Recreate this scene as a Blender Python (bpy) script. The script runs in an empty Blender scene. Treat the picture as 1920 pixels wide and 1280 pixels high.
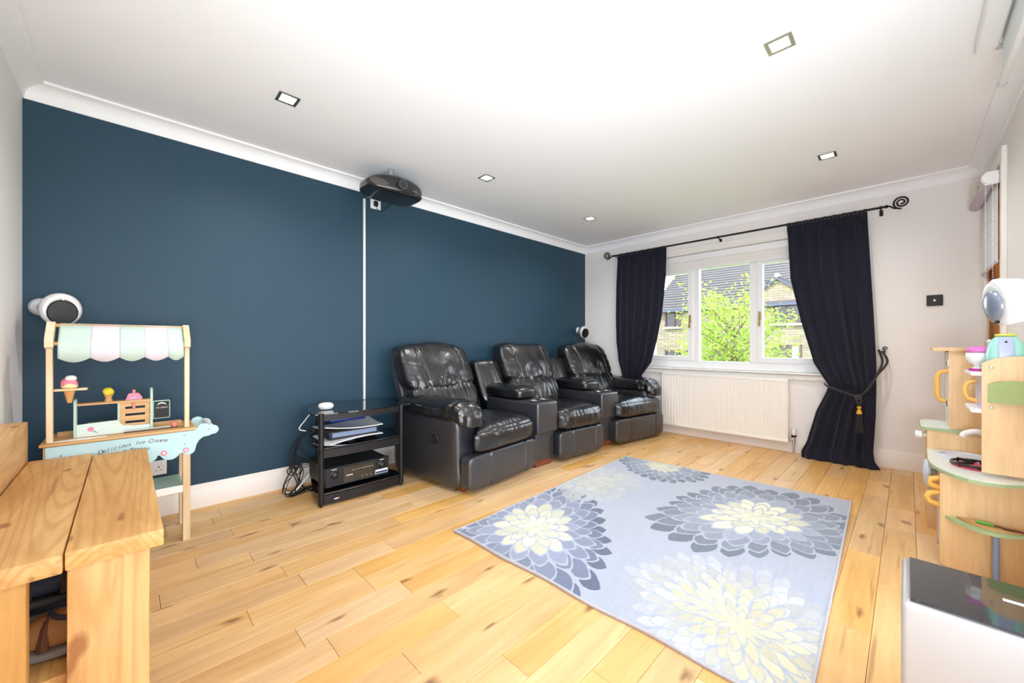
import bpy, bmesh, math, random
import numpy as np
from mathutils import Vector, Matrix, noise
PI = math.pi
random.seed(7)
C = bpy.context.scene.collection
SC = bpy.context.scene

# ------------------------------------------------------------------ camera
cam_d = bpy.data.cameras.new('camera'); cam = bpy.data.objects.new('camera', cam_d); C.objects.link(cam)
cam.location = (0, 0, 1.05); cam.rotation_euler = (PI/2, 0, math.radians(-44.65))
cam_d.sensor_width = 36; cam_d.lens = 733/1920*36; cam_d.shift_y = 5/1920; cam_d.clip_start = .02; cam_d.clip_end = 300
SC.camera = cam

# ------------------------------------------------------------------ world, sun, portals, exposure
SKY_STRENGTH = 7.0
SUN_STRENGTH = 4.2
LAMP_W = 32.0
FILL_W = 40.0
EXPOSURE = 0.19
w = bpy.data.worlds.new('sky'); SC.world = w; w.use_nodes = True
nt = w.node_tree; bg = nt.nodes['Background']
tc = nt.nodes.new('ShaderNodeTexCoord'); sp = nt.nodes.new('ShaderNodeSeparateXYZ'); cr = nt.nodes.new('ShaderNodeValToRGB')
nt.links.new(tc.outputs['Generated'], sp.inputs[0]); nt.links.new(sp.outputs['Z'], cr.inputs[0]); nt.links.new(cr.outputs[0], bg.inputs[0])
cr.color_ramp.elements[0].position = 0.0; cr.color_ramp.elements[0].color = (.95, .97, 1, 1)
cr.color_ramp.elements[1].position = .9; cr.color_ramp.elements[1].color = (.62, .80, 1, 1)
bg.inputs[1].default_value = SKY_STRENGTH
sd = bpy.data.lights.new('sun', 'SUN'); sun = bpy.data.objects.new('sun', sd); C.objects.link(sun)
sd.energy = SUN_STRENGTH; sd.angle = .01; sd.color = (1, .95, .86)
sun.rotation_euler = Vector((.62, -.16, -.72)).to_track_quat('-Z', 'Y').to_euler(); sun.location = (-4, 4, 8)
def portal(name, loc, target, sx, sy):
    d = bpy.data.lights.new(name, 'AREA'); d.shape = 'RECTANGLE'; d.size = sx; d.size_y = sy; d.cycles.is_portal = True
    o = bpy.data.objects.new(name, d); C.objects.link(o); o.location = loc
    o.rotation_euler = (Vector(target)-Vector(loc)).to_track_quat('-Z', 'Z').to_euler(); return o
portal('daylight_portal', (4.90, 1.43, 1.42), (0, 1.43, 1.42), 1.86, 1.36)
portal('daylight_portal', (1.15, -.66, 1.10), (1.15, 3, 1.10), 2.5, 2.0)
# unseen fill lamp added behind the camera, aimed up to brighten the ceiling
fd = bpy.data.lights.new('bounce_fill', 'AREA'); fd.shape = 'SQUARE'; fd.size = .5; fd.spread = math.radians(130); fd.energy = FILL_W; fd.color = (.82, .90, 1)
fill_lamp = bpy.data.objects.new('bounce_fill', fd); C.objects.link(fill_lamp); fill_lamp.location = (-.18, -.2, .85)
fill_lamp.rotation_euler = (Vector((2.3, 1.6, 2.4))-fill_lamp.location).to_track_quat('-Z', 'Z').to_euler()
SC.view_settings.view_transform = 'Standard'; SC.view_settings.look = 'None'
SC.view_settings.exposure = EXPOSURE; SC.view_settings.gamma = 1; SC.view_settings.use_curve_mapping = False
SC.cycles.max_bounces = 14; SC.cycles.diffuse_bounces = 8; SC.cycles.glossy_bounces = 5; SC.cycles.transparent_max_bounces = 16
SC.cycles.sample_clamp_indirect = 6; SC.cycles.use_denoising = True
SC.cycles.caustics_reflective = False; SC.cycles.caustics_refractive = False

# ------------------------------------------------------------------ helpers
def hexc(h):
    h = h.lstrip('#'); o = []
    for i in (0, 2, 4):
        c = int(h[i:i+2], 16)/255; o.append(c/12.92 if c <= .04045 else ((c+.055)/1.055)**2.4)
    return (*o, 1)
_m = {}
def mat(name, col, rough=.5, metal=0, bump=0, bscale=60, var=0, vscale=4, coat=0, emit=0, spec=.5, sheen=0, stretch=(1, 1, 1)):
    if name in _m: return _m[name]
    m = bpy.data.materials.new(name); m.use_nodes = True; n = m.node_tree; b = n.nodes['Principled BSDF']
    c = hexc(col) if isinstance(col, str) else col
    b.inputs['Base Color'].default_value = c; b.inputs['Roughness'].default_value = rough; b.inputs['Metallic'].default_value = metal
    b.inputs['Coat Weight'].default_value = coat; b.inputs['Specular IOR Level'].default_value = spec
    b.inputs['Sheen Weight'].default_value = sheen
    if emit: b.inputs['Emission Color'].default_value = c; b.inputs['Emission Strength'].default_value = emit
    if bump or var:
        t = n.nodes.new('ShaderNodeTexCoord'); mp = n.nodes.new('ShaderNodeMapping'); mp.inputs['Scale'].default_value = stretch
        n.links.new(t.outputs['Object'], mp.inputs[0])
    if bump:
        ns = n.nodes.new('ShaderNodeTexNoise'); ns.inputs['Scale'].default_value = bscale; ns.inputs['Detail'].default_value = 3
        bp = n.nodes.new('ShaderNodeBump'); bp.inputs['Strength'].default_value = bump; bp.inputs['Distance'].default_value = .01
        n.links.new(mp.outputs[0], ns.inputs['Vector']); n.links.new(ns.outputs[0], bp.inputs['Height']); n.links.new(bp.outputs[0], b.inputs['Normal'])
    if var:
        n2 = n.nodes.new('ShaderNodeTexNoise'); n2.inputs['Scale'].default_value = vscale; n2.inputs['Detail'].default_value = 4
        mx = n.nodes.new('ShaderNodeMix'); mx.data_type = 'RGBA'
        mx.inputs[6].default_value = tuple(max(0, v*(1-var)) for v in c[:3])+(1,); mx.inputs[7].default_value = tuple(min(1, v*(1+var)) for v in c[:3])+(1,)
        n.links.new(mp.outputs[0], n2.inputs['Vector']); n.links.new(n2.outputs[0], mx.inputs[0]); n.links.new(mx.outputs[2], b.inputs['Base Color'])
    _m[name] = m; return m
def wood(name, light, dark, axis=0, scale=6, rough=.45, rand=.0, knots=0, contrast=.6, coat=0, ring=0, kt=.62, flat=None):
    """procedural timber; grain runs along the given object axis, per-object random shift and tint"""
    if name in _m: return _m[name]
    m = bpy.data.materials.new(name); m.use_nodes = True; n = m.node_tree; L = n.links.new; b = n.nodes['Principled BSDF']
    b.inputs['Roughness'].default_value = rough; b.inputs['Coat Weight'].default_value = coat; b.inputs['Coat Roughness'].default_value = .25
    t = n.nodes.new('ShaderNodeTexCoord'); oi = n.nodes.new('ShaderNodeObjectInfo')
    off = n.nodes.new('ShaderNodeVectorMath'); off.operation = 'ADD'; mul = n.nodes.new('ShaderNodeMath'); mul.operation = 'MULTIPLY'; mul.inputs[1].default_value = 37
    cmb = n.nodes.new('ShaderNodeCombineXYZ'); L(oi.outputs['Random'], mul.inputs[0])
    for i in range(3): L(mul.outputs[0], cmb.inputs[i])
    L(t.outputs['Object'], off.inputs[0]); L(cmb.outputs[0], off.inputs[1])
    mp = n.nodes.new('ShaderNodeMapping'); s = [1, 1, 1]; s[axis] = .08; mp.inputs['Scale'].default_value = s; L(off.outputs[0], mp.inputs[0])
    n1 = n.nodes.new('ShaderNodeTexNoise'); n1.inputs['Scale'].default_value = scale*6; n1.inputs['Detail'].default_value = 6; n1.inputs['Roughness'].default_value = .65; n1.inputs['Distortion'].default_value = .6
    L(mp.outputs[0], n1.inputs['Vector'])
    mp2 = n.nodes.new('ShaderNodeMapping'); s2 = [1, 1, 1]; s2[axis] = .3; mp2.inputs['Scale'].default_value = s2; L(off.outputs[0], mp2.inputs[0])
    n2 = n.nodes.new('ShaderNodeTexNoise'); n2.inputs['Scale'].default_value = scale; n2.inputs['Detail'].default_value = 3; L(mp2.outputs[0], n2.inputs['Vector'])
    add = n.nodes.new('ShaderNodeMath'); add.operation = 'ADD'; L(n1.outputs[0], add.inputs[0]); L(n2.outputs[0], add.inputs[1])
    mr = n.nodes.new('ShaderNodeMapRange'); mr.inputs[1].default_value = 1.0-.5*contrast; mr.inputs[2].default_value = 1.0+.5*contrast; L(add.outputs[0], mr.inputs[0])
    mx = n.nodes.new('ShaderNodeMix'); mx.data_type = 'RGBA'; mx.inputs[6].default_value = hexc(dark); mx.inputs[7].default_value = hexc(light); L(mr.outputs[0], mx.inputs[0])
    out = mx.outputs[2]
    if ring:
        mp4 = n.nodes.new('ShaderNodeMapping'); s4 = [1, 1, 1]; s4[axis] = .07; mp4.inputs['Scale'].default_value = s4; L(off.outputs[0], mp4.inputs[0])
        nr = n.nodes.new('ShaderNodeTexNoise'); nr.inputs['Scale'].default_value = 3.2; nr.inputs['Detail'].default_value = 1; L(mp4.outputs[0], nr.inputs['Vector'])
        m1 = n.nodes.new('ShaderNodeMath'); m1.operation = 'MULTIPLY'; m1.inputs[1].default_value = 210; L(nr.outputs[0], m1.inputs[0])
        sn = n.nodes.new('ShaderNodeMath'); sn.operation = 'SINE'; L(m1.outputs[0], sn.inputs[0])
        rr = n.nodes.new('ShaderNodeMapRange'); rr.inputs[1].default_value = .1; rr.inputs[2].default_value = 1; rr.inputs[3].default_value = 0; rr.inputs[4].default_value = ring; L(sn.outputs[0], rr.inputs[0])
        mr2 = n.nodes.new('ShaderNodeMix'); mr2.data_type = 'RGBA'; mr2.inputs[7].default_value = hexc(dark); L(rr.outputs[0], mr2.inputs[0]); L(out, mr2.inputs[6]); out = mr2.outputs[2]
    if knots:
        mp3 = n.nodes.new('ShaderNodeMapping'); s3 = [1, 1, 1]; s3[axis] = .38
        if flat is not None: s3[flat] = .06
        mp3.inputs['Scale'].default_value = s3; L(off.outputs[0], mp3.inputs[0])
        dn = n.nodes.new('ShaderNodeTexNoise'); dn.inputs['Scale'].default_value = 14; dn.inputs['Detail'].default_value = 2; L(mp3.outputs[0], dn.inputs['Vector'])
        dv = n.nodes.new('ShaderNodeVectorMath'); dv.operation = 'SCALE'; dv.inputs['Scale'].default_value = .07; L(dn.outputs['Color'], dv.inputs[0])
        da = n.nodes.new('ShaderNodeVectorMath'); da.operation = 'ADD'; L(mp3.outputs[0], da.inputs[0]); L(dv.outputs[0], da.inputs[1])
        vo = n.nodes.new('ShaderNodeTexVoronoi'); vo.inputs['Scale'].default_value = knots; 
        if flat is None: L(da.outputs[0], vo.inputs['Vector'])
        else:
            vo.voronoi_dimensions = '2D'; sf = n.nodes.new('ShaderNodeSeparateXYZ'); cf_ = n.nodes.new('ShaderNodeCombineXYZ'); L(da.outputs[0], sf.inputs[0]); ax = [i for i in range(3) if i != flat]
            L(sf.outputs[ax[0]], cf_.inputs[0]); L(sf.outputs[ax[1]], cf_.inputs[1]); L(cf_.outputs[0], vo.inputs['Vector'])
            mp5 = n.nodes.new('ShaderNodeMapping'); s5 = [1, 1, 1]; s5[axis] = .05; mp5.inputs['Scale'].default_value = s5; L(off.outputs[0], mp5.inputs[0])
            n5 = n.nodes.new('ShaderNodeTexNoise'); n5.inputs['Scale'].default_value = 34; n5.inputs['Detail'].default_value = 2; L(mp5.outputs[0], n5.inputs['Vector'])
            k5 = n.nodes.new('ShaderNodeMapRange'); k5.inputs[1].default_value = .66; k5.inputs[2].default_value = .76; k5.inputs[4].default_value = .5; L(n5.outputs[0], k5.inputs[0])
            x5 = n.nodes.new('ShaderNodeMix'); x5.data_type = 'RGBA'; d5 = hexc(dark); x5.inputs[7].default_value = (d5[0]*.45, d5[1]*.38, d5[2]*.3, 1); L(k5.outputs[0], x5.inputs[0]); L(out, x5.inputs[6]); out = x5.outputs[2]
        k = n.nodes.new('ShaderNodeMapRange'); k.inputs[1].default_value = 0.05 if ring else .03; k.inputs[2].default_value = .10 if ring else .16; k.inputs[3].default_value = 1; k.inputs[4].default_value = 0; L(vo.outputs['Distance'], k.inputs[0])
        sx = n.nodes.new('ShaderNodeSeparateXYZ'); L(vo.outputs['Color'], sx.inputs[0])
        gt = n.nodes.new('ShaderNodeMath'); gt.operation = 'GREATER_THAN'; gt.inputs[1].default_value = kt; L(sx.outputs[0], gt.inputs[0])
        mm = n.nodes.new('ShaderNodeMath'); mm.operation = 'MULTIPLY'; L(k.outputs[0], mm.inputs[0]); L(gt.outputs[0], mm.inputs[1])
        m3 = n.nodes.new('ShaderNodeMath'); m3.operation = 'MULTIPLY'; m3.inputs[1].default_value = .75; L(mm.outputs[0], m3.inputs[0])
        mk = n.nodes.new('ShaderNodeMix'); mk.data_type = 'RGBA'; d = hexc(dark); mk.inputs[7].default_value = ((d[0]*.60, d[1]*.36, d[2]*.28, 1) if ring else (d[0]*.28, d[1]*.2, d[2]*.15, 1)); L(m3.outputs[0], mk.inputs[0]); L(out, mk.inputs[6]); out = mk.outputs[2]
    if rand:
        hv = n.nodes.new('ShaderNodeHueSaturation'); r = n.nodes.new('ShaderNodeMapRange'); r.inputs[3].default_value = 1-rand; r.inputs[4].default_value = 1+rand*.6; L(oi.outputs['Random'], r.inputs[0]); L(r.outputs[0], hv.inputs['Value'])
        r2 = n.nodes.new('ShaderNodeMath'); r2.operation = 'FRACT'; r3 = n.nodes.new('ShaderNodeMath'); r3.operation = 'MULTIPLY'; r3.inputs[1].default_value = 17.3; L(oi.outputs['Random'], r3.inputs[0]); L(r3.outputs[0], r2.inputs[0])
        r4 = n.nodes.new('ShaderNodeMapRange'); r4.inputs[3].default_value = .84; r4.inputs[4].default_value = 1.08; L(r2.outputs[0], r4.inputs[0]); L(r4.outputs[0], hv.inputs['Saturation'])
        L(out, hv.inputs['Color']); out = hv.outputs[0]
    L(out, b.inputs['Base Color'])
    bp = n.nodes.new('ShaderNodeBump'); bp.inputs['Strength'].default_value = .12; bp.inputs['Distance'].default_value = .004; L(n1.outputs[0], bp.inputs['Height']); L(bp.outputs[0], b.inputs['Normal'])
    _m[name] = m; return m
def glass_mat(name, tint=(1, 1, 1), gloss=.08, dark=0):
    if name in _m: return _m[name]
    m = bpy.data.materials.new(name); m.use_nodes = True; n = m.node_tree; n.nodes.clear(); L = n.links.new
    o = n.nodes.new('ShaderNodeOutputMaterial'); tr = n.nodes.new('ShaderNodeBsdfTransparent'); gl = n.nodes.new('ShaderNodeBsdfGlossy'); mx = n.nodes.new('ShaderNodeMixShader')
    fr = n.nodes.new('ShaderNodeLayerWeight'); fr.inputs[0].default_value = .25; ml = n.nodes.new('ShaderNodeMath'); ml.operation = 'MULTIPLY_ADD'; ml.inputs[1].default_value = .5; ml.inputs[2].default_value = gloss*.4
    tr.inputs[0].default_value = (*tint, 1); gl.inputs['Roughness'].default_value = .02
    L(fr.outputs['Fresnel'], ml.inputs[0]); L(ml.outputs[0], mx.inputs[0]); L(tr.outputs[0], mx.inputs[1]); L(gl.outputs[0], mx.inputs[2]); L(mx.outputs[0], o.inputs[0])
    _m[name] = m; return m

class MB:
    def __init__(s): s.b = bmesh.new()
    def box(s, x0, x1, y0, y1, z0, z1, bev=0, rot=None, seg=1):
        t = bmesh.new(); bmesh.ops.create_cube(t, size=1)
        for v in t.verts: v.co = Vector(((x0+x1)/2+v.co.x*(x1-x0), (y0+y1)/2+v.co.y*(y1-y0), (z0+z1)/2+v.co.z*(z1-z0)))
        if bev: bmesh.ops.bevel(t, geom=t.edges[:], offset=bev, segments=seg, profile=.5, affect='EDGES')
        if rot:  # (pivot, axis, angle)
            bmesh.ops.rotate(t, verts=t.verts, cent=rot[0], matrix=Matrix.Rotation(rot[2], 3, rot[1]))
        return s._add(t)
    def _add(s, t):
        me = bpy.data.meshes.new('tmp'); t.to_mesh(me); t.free(); s.b.from_mesh(me); bpy.data.meshes.remove(me); return s
    def cyl(s, p, q, r, r2=None, n=16):
        p = Vector(p); q = Vector(q); d = q-p; t = bmesh.new()
        bmesh.ops.create_cone(t, cap_ends=True, segments=n, radius1=r, radius2=r if r2 is None else r2, depth=d.length)
        bmesh.ops.transform(t, matrix=Matrix.Translation((p+q)/2) @ d.to_track_quat('Z', 'Y').to_matrix().to_4x4(), verts=t.verts)
        return s._add(t)
    def sph(s, c, r, sc=(1, 1, 1), n=16, m=None):
        t = bmesh.new(); bmesh.ops.create_uvsphere(t, u_segments=n, v_segments=max(6, n//2), radius=r)
        M = Matrix.Translation(c) @ (m or Matrix.Identity(4)) @ Matrix.Diagonal((*sc, 1)); bmesh.ops.transform(t, matrix=M, verts=t.verts); return s._add(t)
    def tube(s, pts, r, n=8, closed=False, rf=None):
        pts = [Vector(p) for p in pts]; rings = []; N = len(pts); up = Vector((0, 0, 1))
        T0 = (pts[1]-pts[0]).normalized(); nrm = T0.orthogonal().normalized()
        for i, p in enumerate(pts):
            if closed: T = (pts[(i+1) % N]-pts[i-1]).normalized()
            else: T = (pts[min(i+1, N-1)]-pts[max(i-1, 0)]).normalized()
            nrm = (nrm - T*nrm.dot(T)); nrm = nrm.normalized() if nrm.length > 1e-6 else T.orthogonal().normalized()
            bi = T.cross(nrm); rr = rf(i/(N-1)) if rf else r
            rings.append([s.b.verts.new(p+(nrm*math.cos(2*PI*k/n)+bi*math.sin(2*PI*k/n))*rr) for k in range(n)])
        for i in range(N if closed else N-1):
            A = rings[i]; B = rings[(i+1) % N]
            for k in range(n): s.b.faces.new((A[k], A[(k+1) % n], B[(k+1) % n], B[k]))
        if not closed: s.b.faces.new(rings[0][::-1]); s.b.faces.new(rings[-1])
        return s
    def prism(s, poly, axis, a, b_):
        """poly: 2D points; extruded along axis from a to b_"""
        def mk(u, v, w_): return {0: (w_, u, v), 1: (u, w_, v), 2: (u, v, w_)}[axis]
        A = [s.b.verts.new(mk(u, v, a)) for u, v in poly]; B = [s.b.verts.new(mk(u, v, b_)) for u, v in poly]; n = len(poly)
        fs = [s.b.faces.new(A[::-1]), s.b.faces.new(B)]
        for i in range(n): fs.append(s.b.faces.new((A[i], A[(i+1) % n], B[(i+1) % n], B[i])))
        bmesh.ops.recalc_face_normals(s.b, faces=fs); return s
    def lathe(s, prof, c=(0, 0, 0), n=24, m=None):
        M = Matrix.Translation(c) @ (m or Matrix.Identity(4)); rings = []
        for r, z in prof: rings.append([s.b.verts.new(M @ Vector((max(r, 1e-5)*math.cos(2*PI*k/n), max(r, 1e-5)*math.sin(2*PI*k/n), z))) for k in range(n)])
        fs = []
        for A, B in zip(rings, rings[1:]):
            for k in range(n): fs.append(s.b.faces.new((A[k], A[(k+1) % n], B[(k+1) % n], B[k])))
        fs.append(s.b.faces.new(rings[0][::-1])); fs.append(s.b.faces.new(rings[-1])); bmesh.ops.recalc_face_normals(s.b, faces=fs); return s
    def puff(s, f, N=16, p=6, post=None):
        """rounded cushion: cube grid pushed onto a p-norm ball, mapped by f"""
        t = bmesh.new(); bmesh.ops.create_cube(t, size=2); bmesh.ops.subdivide_edges(t, edges=t.edges[:], cuts=N, use_grid_fill=True)
        pp = p if isinstance(p, (tuple, list)) else (p, p, p)
        for v in t.verts:
            x, y, z = v.co; k = (abs(x)**pp[0]+abs(y)**pp[1]+abs(z)**pp[2])**(-1/max(pp)) if False else (abs(x)**p+abs(y)**p+abs(z)**p)**(-1/p)
            v.co = Vector(f(x*k, y*k, z*k))
        if post:
            t.normal_update(); nn = [(v, v.normal.copy()) for v in t.verts]
            for v, n_ in nn: v.co += n_*post(v.co)
        return s._add(t)
    def xf(s, M): bmesh.ops.transform(s.b, matrix=M, verts=s.b.verts); return s
    def build(s, name, m, parent=None, smooth=True, local=False, label=None, kind=None, origin=None):
        bmesh.ops.remove_doubles(s.b, verts=s.b.verts, dist=1e-6) if len(s.b.verts) < 60000 else None
        vs = s.b.verts
        if parent is None:
            if origin is None:
                mn = [min(v.co[i] for v in vs) for i in range(3)]; mxx = [max(v.co[i] for v in vs) for i in range(3)]
                origin = ((mn[0]+mxx[0])/2, (mn[1]+mxx[1])/2, mn[2])
            loc = Vector(origin); off = loc
        else:
            off = Vector((0, 0, 0)); q = parent
            while q: off += q.location; q = q.parent
            loc = Vector((0, 0, 0))
            if origin is not None: loc = Vector(origin)-off; off = Vector(origin)
        if not local: bmesh.ops.translate(s.b, vec=-off, verts=vs)
        me = bpy.data.meshes.new(name); s.b.to_mesh(me); s.b.free()
        if smooth:
            me.polygons.foreach_set('use_smooth', [True]*len(me.polygons)); me.set_sharp_from_angle(angle=math.radians(smooth if smooth is not True else 38))
        me.materials.append(m)
        o = bpy.data.objects.new(name, me); C.objects.link(o); o.location = loc; o.parent = parent
        if label: o['label'] = label
        if kind: o['kind'] = kind
        return o
def thing(name, label, cat, loc=(0, 0, 0), group=None):
    o = bpy.data.objects.new(name, None); C.objects.link(o); o.location = loc; o.empty_display_size = .1; o['label'] = label; o['category'] = cat
    if group: o['group'] = group
    return o
def tag(o, label, cat, group=None):
    o['label'] = label; o['category'] = cat
    if group: o['group'] = group
    return o
def struct(o): o['kind'] = 'structure'; return o
def ctext(body, size, M, m, name='lettering', parent=None, ext=.0006, shear=0, bold=0):
    cu = bpy.data.curves.new(name, 'FONT'); cu.body = body; cu.size = size; cu.extrude = ext; cu.align_x = 'CENTER'; cu.align_y = 'CENTER'; cu.shear = shear; cu.offset = bold; cu.resolution_u = 3
    tmp = bpy.data.objects.new(name+'_tmp', cu); C.objects.link(tmp); bpy.context.view_layer.update()
    me = bpy.data.meshes.new_from_object(tmp.evaluated_get(bpy.context.evaluated_depsgraph_get())); bpy.data.objects.remove(tmp); bpy.data.curves.remove(cu)
    off = Vector((0, 0, 0)); q = parent
    while q: off += q.location; q = q.parent
    me.transform(Matrix.Translation(-off) @ M); me.materials.clear(); me.materials.append(m)
    o = bpy.data.objects.new(name, me); C.objects.link(o); o.parent = parent; return o
def face_m(loc, right, up):  # text placing matrix
    r = Vector(right).normalized(); u = Vector(up).normalized(); n = r.cross(u)
    return Matrix(((r.x, u.x, n.x, loc[0]), (r.y, u.y, n.y, loc[1]), (r.z, u.z, n.z, loc[2]), (0, 0, 0, 1)))
def arc(cx, cy, r, a0, a1, n): return [(cx+r*math.cos(math.radians(a0+(a1-a0)*i/n)), cy+r*math.sin(math.radians(a0+(a1-a0)*i/n))) for i in range(n+1)]

# ------------------------------------------------------------------ materials
WALL = mat('cream_wall_paint', '#eeebe9', .75, bump=.02, bscale=300)
BLUE = mat('navy_wall_paint', '#254254', .55, bump=.03, bscale=260, spec=.35)
CEIL = mat('white_ceiling_paint', '#f6f7fa', .8)
TRIMW = mat('white_gloss_paint', '#f2efea', .35)
SKIRT = mat('cream_skirting_paint', '#ece4dc', .4)
PVC = mat('white_upvc', '#f4f5f7', .3)
OAK = wood('oak_floor', '#f2c98a', '#c88f4a', 0, 5, .36, rand=.08, knots=8.5, contrast=.95, kt=.76, flat=2)
DARK = mat('floor_joint_gap', '#6a4a28', .9)  # dark brown subfloor that shows in the plank joints
PINEA = wood('chunky_pine_along_y', '#ecc07a', '#b9803c', 1, 5, .55, rand=.05, knots=6.5, contrast=.85, ring=.45, kt=.4, flat=2)
PINEZ = wood('chunky_pine_along_z', '#eec280', '#bb843f', 2, 5, .6, rand=.05, knots=5.0, contrast=.8, ring=.45, kt=.4, flat=1)
LEATHER = mat('black_leather', '#0f0f12', .30, bump=.26, bscale=26, spec=.85, coat=.18)
LEATH2 = mat('black_leather_smooth_lit', '#25262b', .42, bump=.15, bscale=40, spec=.95, coat=.2)  # base lightened to stand in for daylight reflected off the footrest fronts
BLACKM = mat('black_metal', '#2c2a2c', .38, metal=.6)
IRON = mat('black_iron', '#16171a', .5, metal=.4)
BLKPL = mat('black_plastic', '#141416', .35)
WHPL = mat('white_plastic', '#eeeff0', .3)
CHROME = mat('chrome', '#d8d8dc', .15, metal=1)
GLASS = glass_mat('window_glass')
CURT = mat('navy_black_curtain_cloth', '#20212e', .95, bump=.2, bscale=350, spec=.15, sheen=.1)

# ------------------------------------------------------------------ room shell
X0, X1, Y0, Y1, H = -.38, 4.627, -.405, 3.211, 2.4075
b = MB().box(X0-.2, X1+.25, Y0-.28, Y1+.2, -.3, -.021)
floor = struct(b.build('floor', DARK, origin=(0, 0, 0)))
rows = 29; bw = (Y1-Y0)/rows; pm = {}
for r in range(rows):
    x = X0 - random.uniform(0, .7); y = Y0+r*bw
    while x < X1-.001:
        L = random.choice((.42, .58, .74, .9, 1.05, 1.2)); a = max(x, X0); e = min(x+L, X1)
        if X1-e < .16: e = X1
        if e-a > .02:
            key = round(e-a, 3)
            if key not in pm:
                q = MB().box(0, e-a-.0012, 0, bw-.0012, -.02, 0, bev=.0011); q = q.build('plank', OAK, floor, local=True, smooth=False); pm[key] = q.data; o = q
            else: o = bpy.data.objects.new('plank', pm[key]); C.objects.link(o); o.parent = floor
            o.location = (a, y, random.uniform(-.0003, 0))
        x = e if e == X1 else x+L
# walls
def wallbox(name, m, boxes):
    q = MB()
    for bx in boxes: q.box(*bx)
    return struct(q.build(name, m, smooth=False))
T = .22
wallbox('wall_back', BLUE, [(X0-T, X1+T, Y1, Y1+T, -.02, 2.6)])
OY0, OY1, OZ0, OZ1 = .50, 2.36, .755, 2.09
wallbox('wall_window', WALL, [(X1, X1+.3, Y0-T, OY0, -.02, 2.6), (X1, X1+.3, OY1, Y1, -.02, 2.6), (X1, X1+.3, OY0, OY1, -.02, OZ0), (X1, X1+.3, OY0, OY1, OZ1, 2.6)])
PX0, PX1, PZ1 = -.05, 2.35, 2.02
DX0, DX1, DZ1 = 3.695, 4.39, 2.13
wallbox('wall_right', WALL, [(X0-T, PX0, Y0-.25, Y0, -.02, 2.6), (PX1, DX0, Y0-.25, Y0, -.02, 2.6), (DX1, X1, Y0-.25, Y0, -.02, 2.6), (PX0, PX1, Y0-.25, Y0, PZ1, 2.6), (DX0, DX1, Y0-.25, Y0, DZ1, 2.6)])
wallbox('wall_left', WALL, [(X0-T, X0, Y0, Y1, -.02, 2.6)])
# ceiling with real recesses for the five visible downlights and the sixth of the grid
LP = [(.638, 2.412), (2.095, 2.415), (3.565, 2.412), (.638, .407), (2.105, .407), (3.595, .407)]
HS = .043
def ceiling():
    q = MB(); xs = sorted({X0-T, X1+.3, *[round(x+s, 4) for x, _ in LP for s in (-HS, HS)]}); ys = sorted({Y0-.25, Y1+T, *[round(y+s, 4) for _, y in LP for s in (-HS, HS)]})
    for i in range(len(xs)-1):
        for j in range(len(ys)-1):
            cx, cy = (xs[i]+xs[i+1])/2, (ys[j]+ys[j+1])/2
            if any(abs(cx-x) < HS and abs(cy-y) < HS for x, y in LP): continue
            vv = [q.b.verts.new((x, y, H)) for x, y in ((xs[i], ys[j]), (xs[i], ys[j+1]), (xs[i+1], ys[j+1]), (xs[i+1], ys[j]))]; q.b.faces.new(vv)
    bmesh.ops.remove_doubles(q.b, verts=q.b.verts, dist=1e-5)
    q.box(X0-T, X1+.3, Y0-.25, Y1+T, H+.12, H+.3)
    for x, y in LP:
        for s in (-1, 1):
            q.box(x+s*(HS+.004)-.004, x+s*(HS+.004)+.004, y-HS-.008, y+HS+.008, H, H+.12); q.box(x-HS, x+HS, y+s*(HS+.004)-.004, y+s*(HS+.004)+.004, H, H+.12)
    return q
struct(ceiling().build('ceiling', CEIL, smooth=False))
# coving and skirting, mitred
def run(name, prof, A, B, n, m, mitre=(1, 1)):
    q = MB(); A = Vector((*A, 0)); B = Vector((*B, 0)); n = Vector((*n, 0)); al = (B-A).normalized(); ra = []; rb = []
    for d, z in prof:
        ra.append(q.b.verts.new(A+n*d+al*d*mitre[0]+Vector((0, 0, z)))); rb.append(q.b.verts.new(B+n*d-al*d*mitre[1]+Vector((0, 0, z))))
    k = len(prof); fs = [q.b.faces.new((ra[i], ra[(i+1) % k], rb[(i+1) % k], rb[i])) for i in range(k)]
    fs += [q.b.faces.new(ra), q.b.faces.new(rb[::-1])]; bmesh.ops.recalc_face_normals(q.b, faces=fs)
    return struct(q.build(name, m, smooth=30))
c0 = H-.0875
cov = [(0, H-.0005), (0, c0), (.006, c0), (.008, c0+.008)] + [(.008+.064*(1-math.cos(t)), c0+.008+.064*math.sin(t)) for t in [PI/2*i/8 for i in range(1, 9)]] + [(.079, H-.012), (.079, H-.0005)]
EPS = .0005
corners = {'back': ((X0, Y1), (X1, Y1), (0, -1)), 'window': ((X1, Y1), (X1, Y0), (-1, 0)), 'right': ((X1, Y0), (X0, Y0), (0, 1)), 'left': ((X0, Y0), (X0, Y1), (1, 0))}
for i, (k, (A, B_, n)) in enumerate(corners.items()): run('trim_%d' % (i+1), cov, A, B_, n, CEIL)
sk = [(0, 0), (.018, 0), (.018, .118), (.014, .126), (.014, .130), (.009, .138), (.007, .149), (0, .149)]
for k, (A, B_, n) in corners.items():
    if k == 'right': run('baseboard_right', sk, (DX0-.09, Y0), (PX1+.05, Y0), n, SKIRT, (0, 0))
    else: run('baseboard_'+k, sk, A, B_, n, SKIRT)

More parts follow.
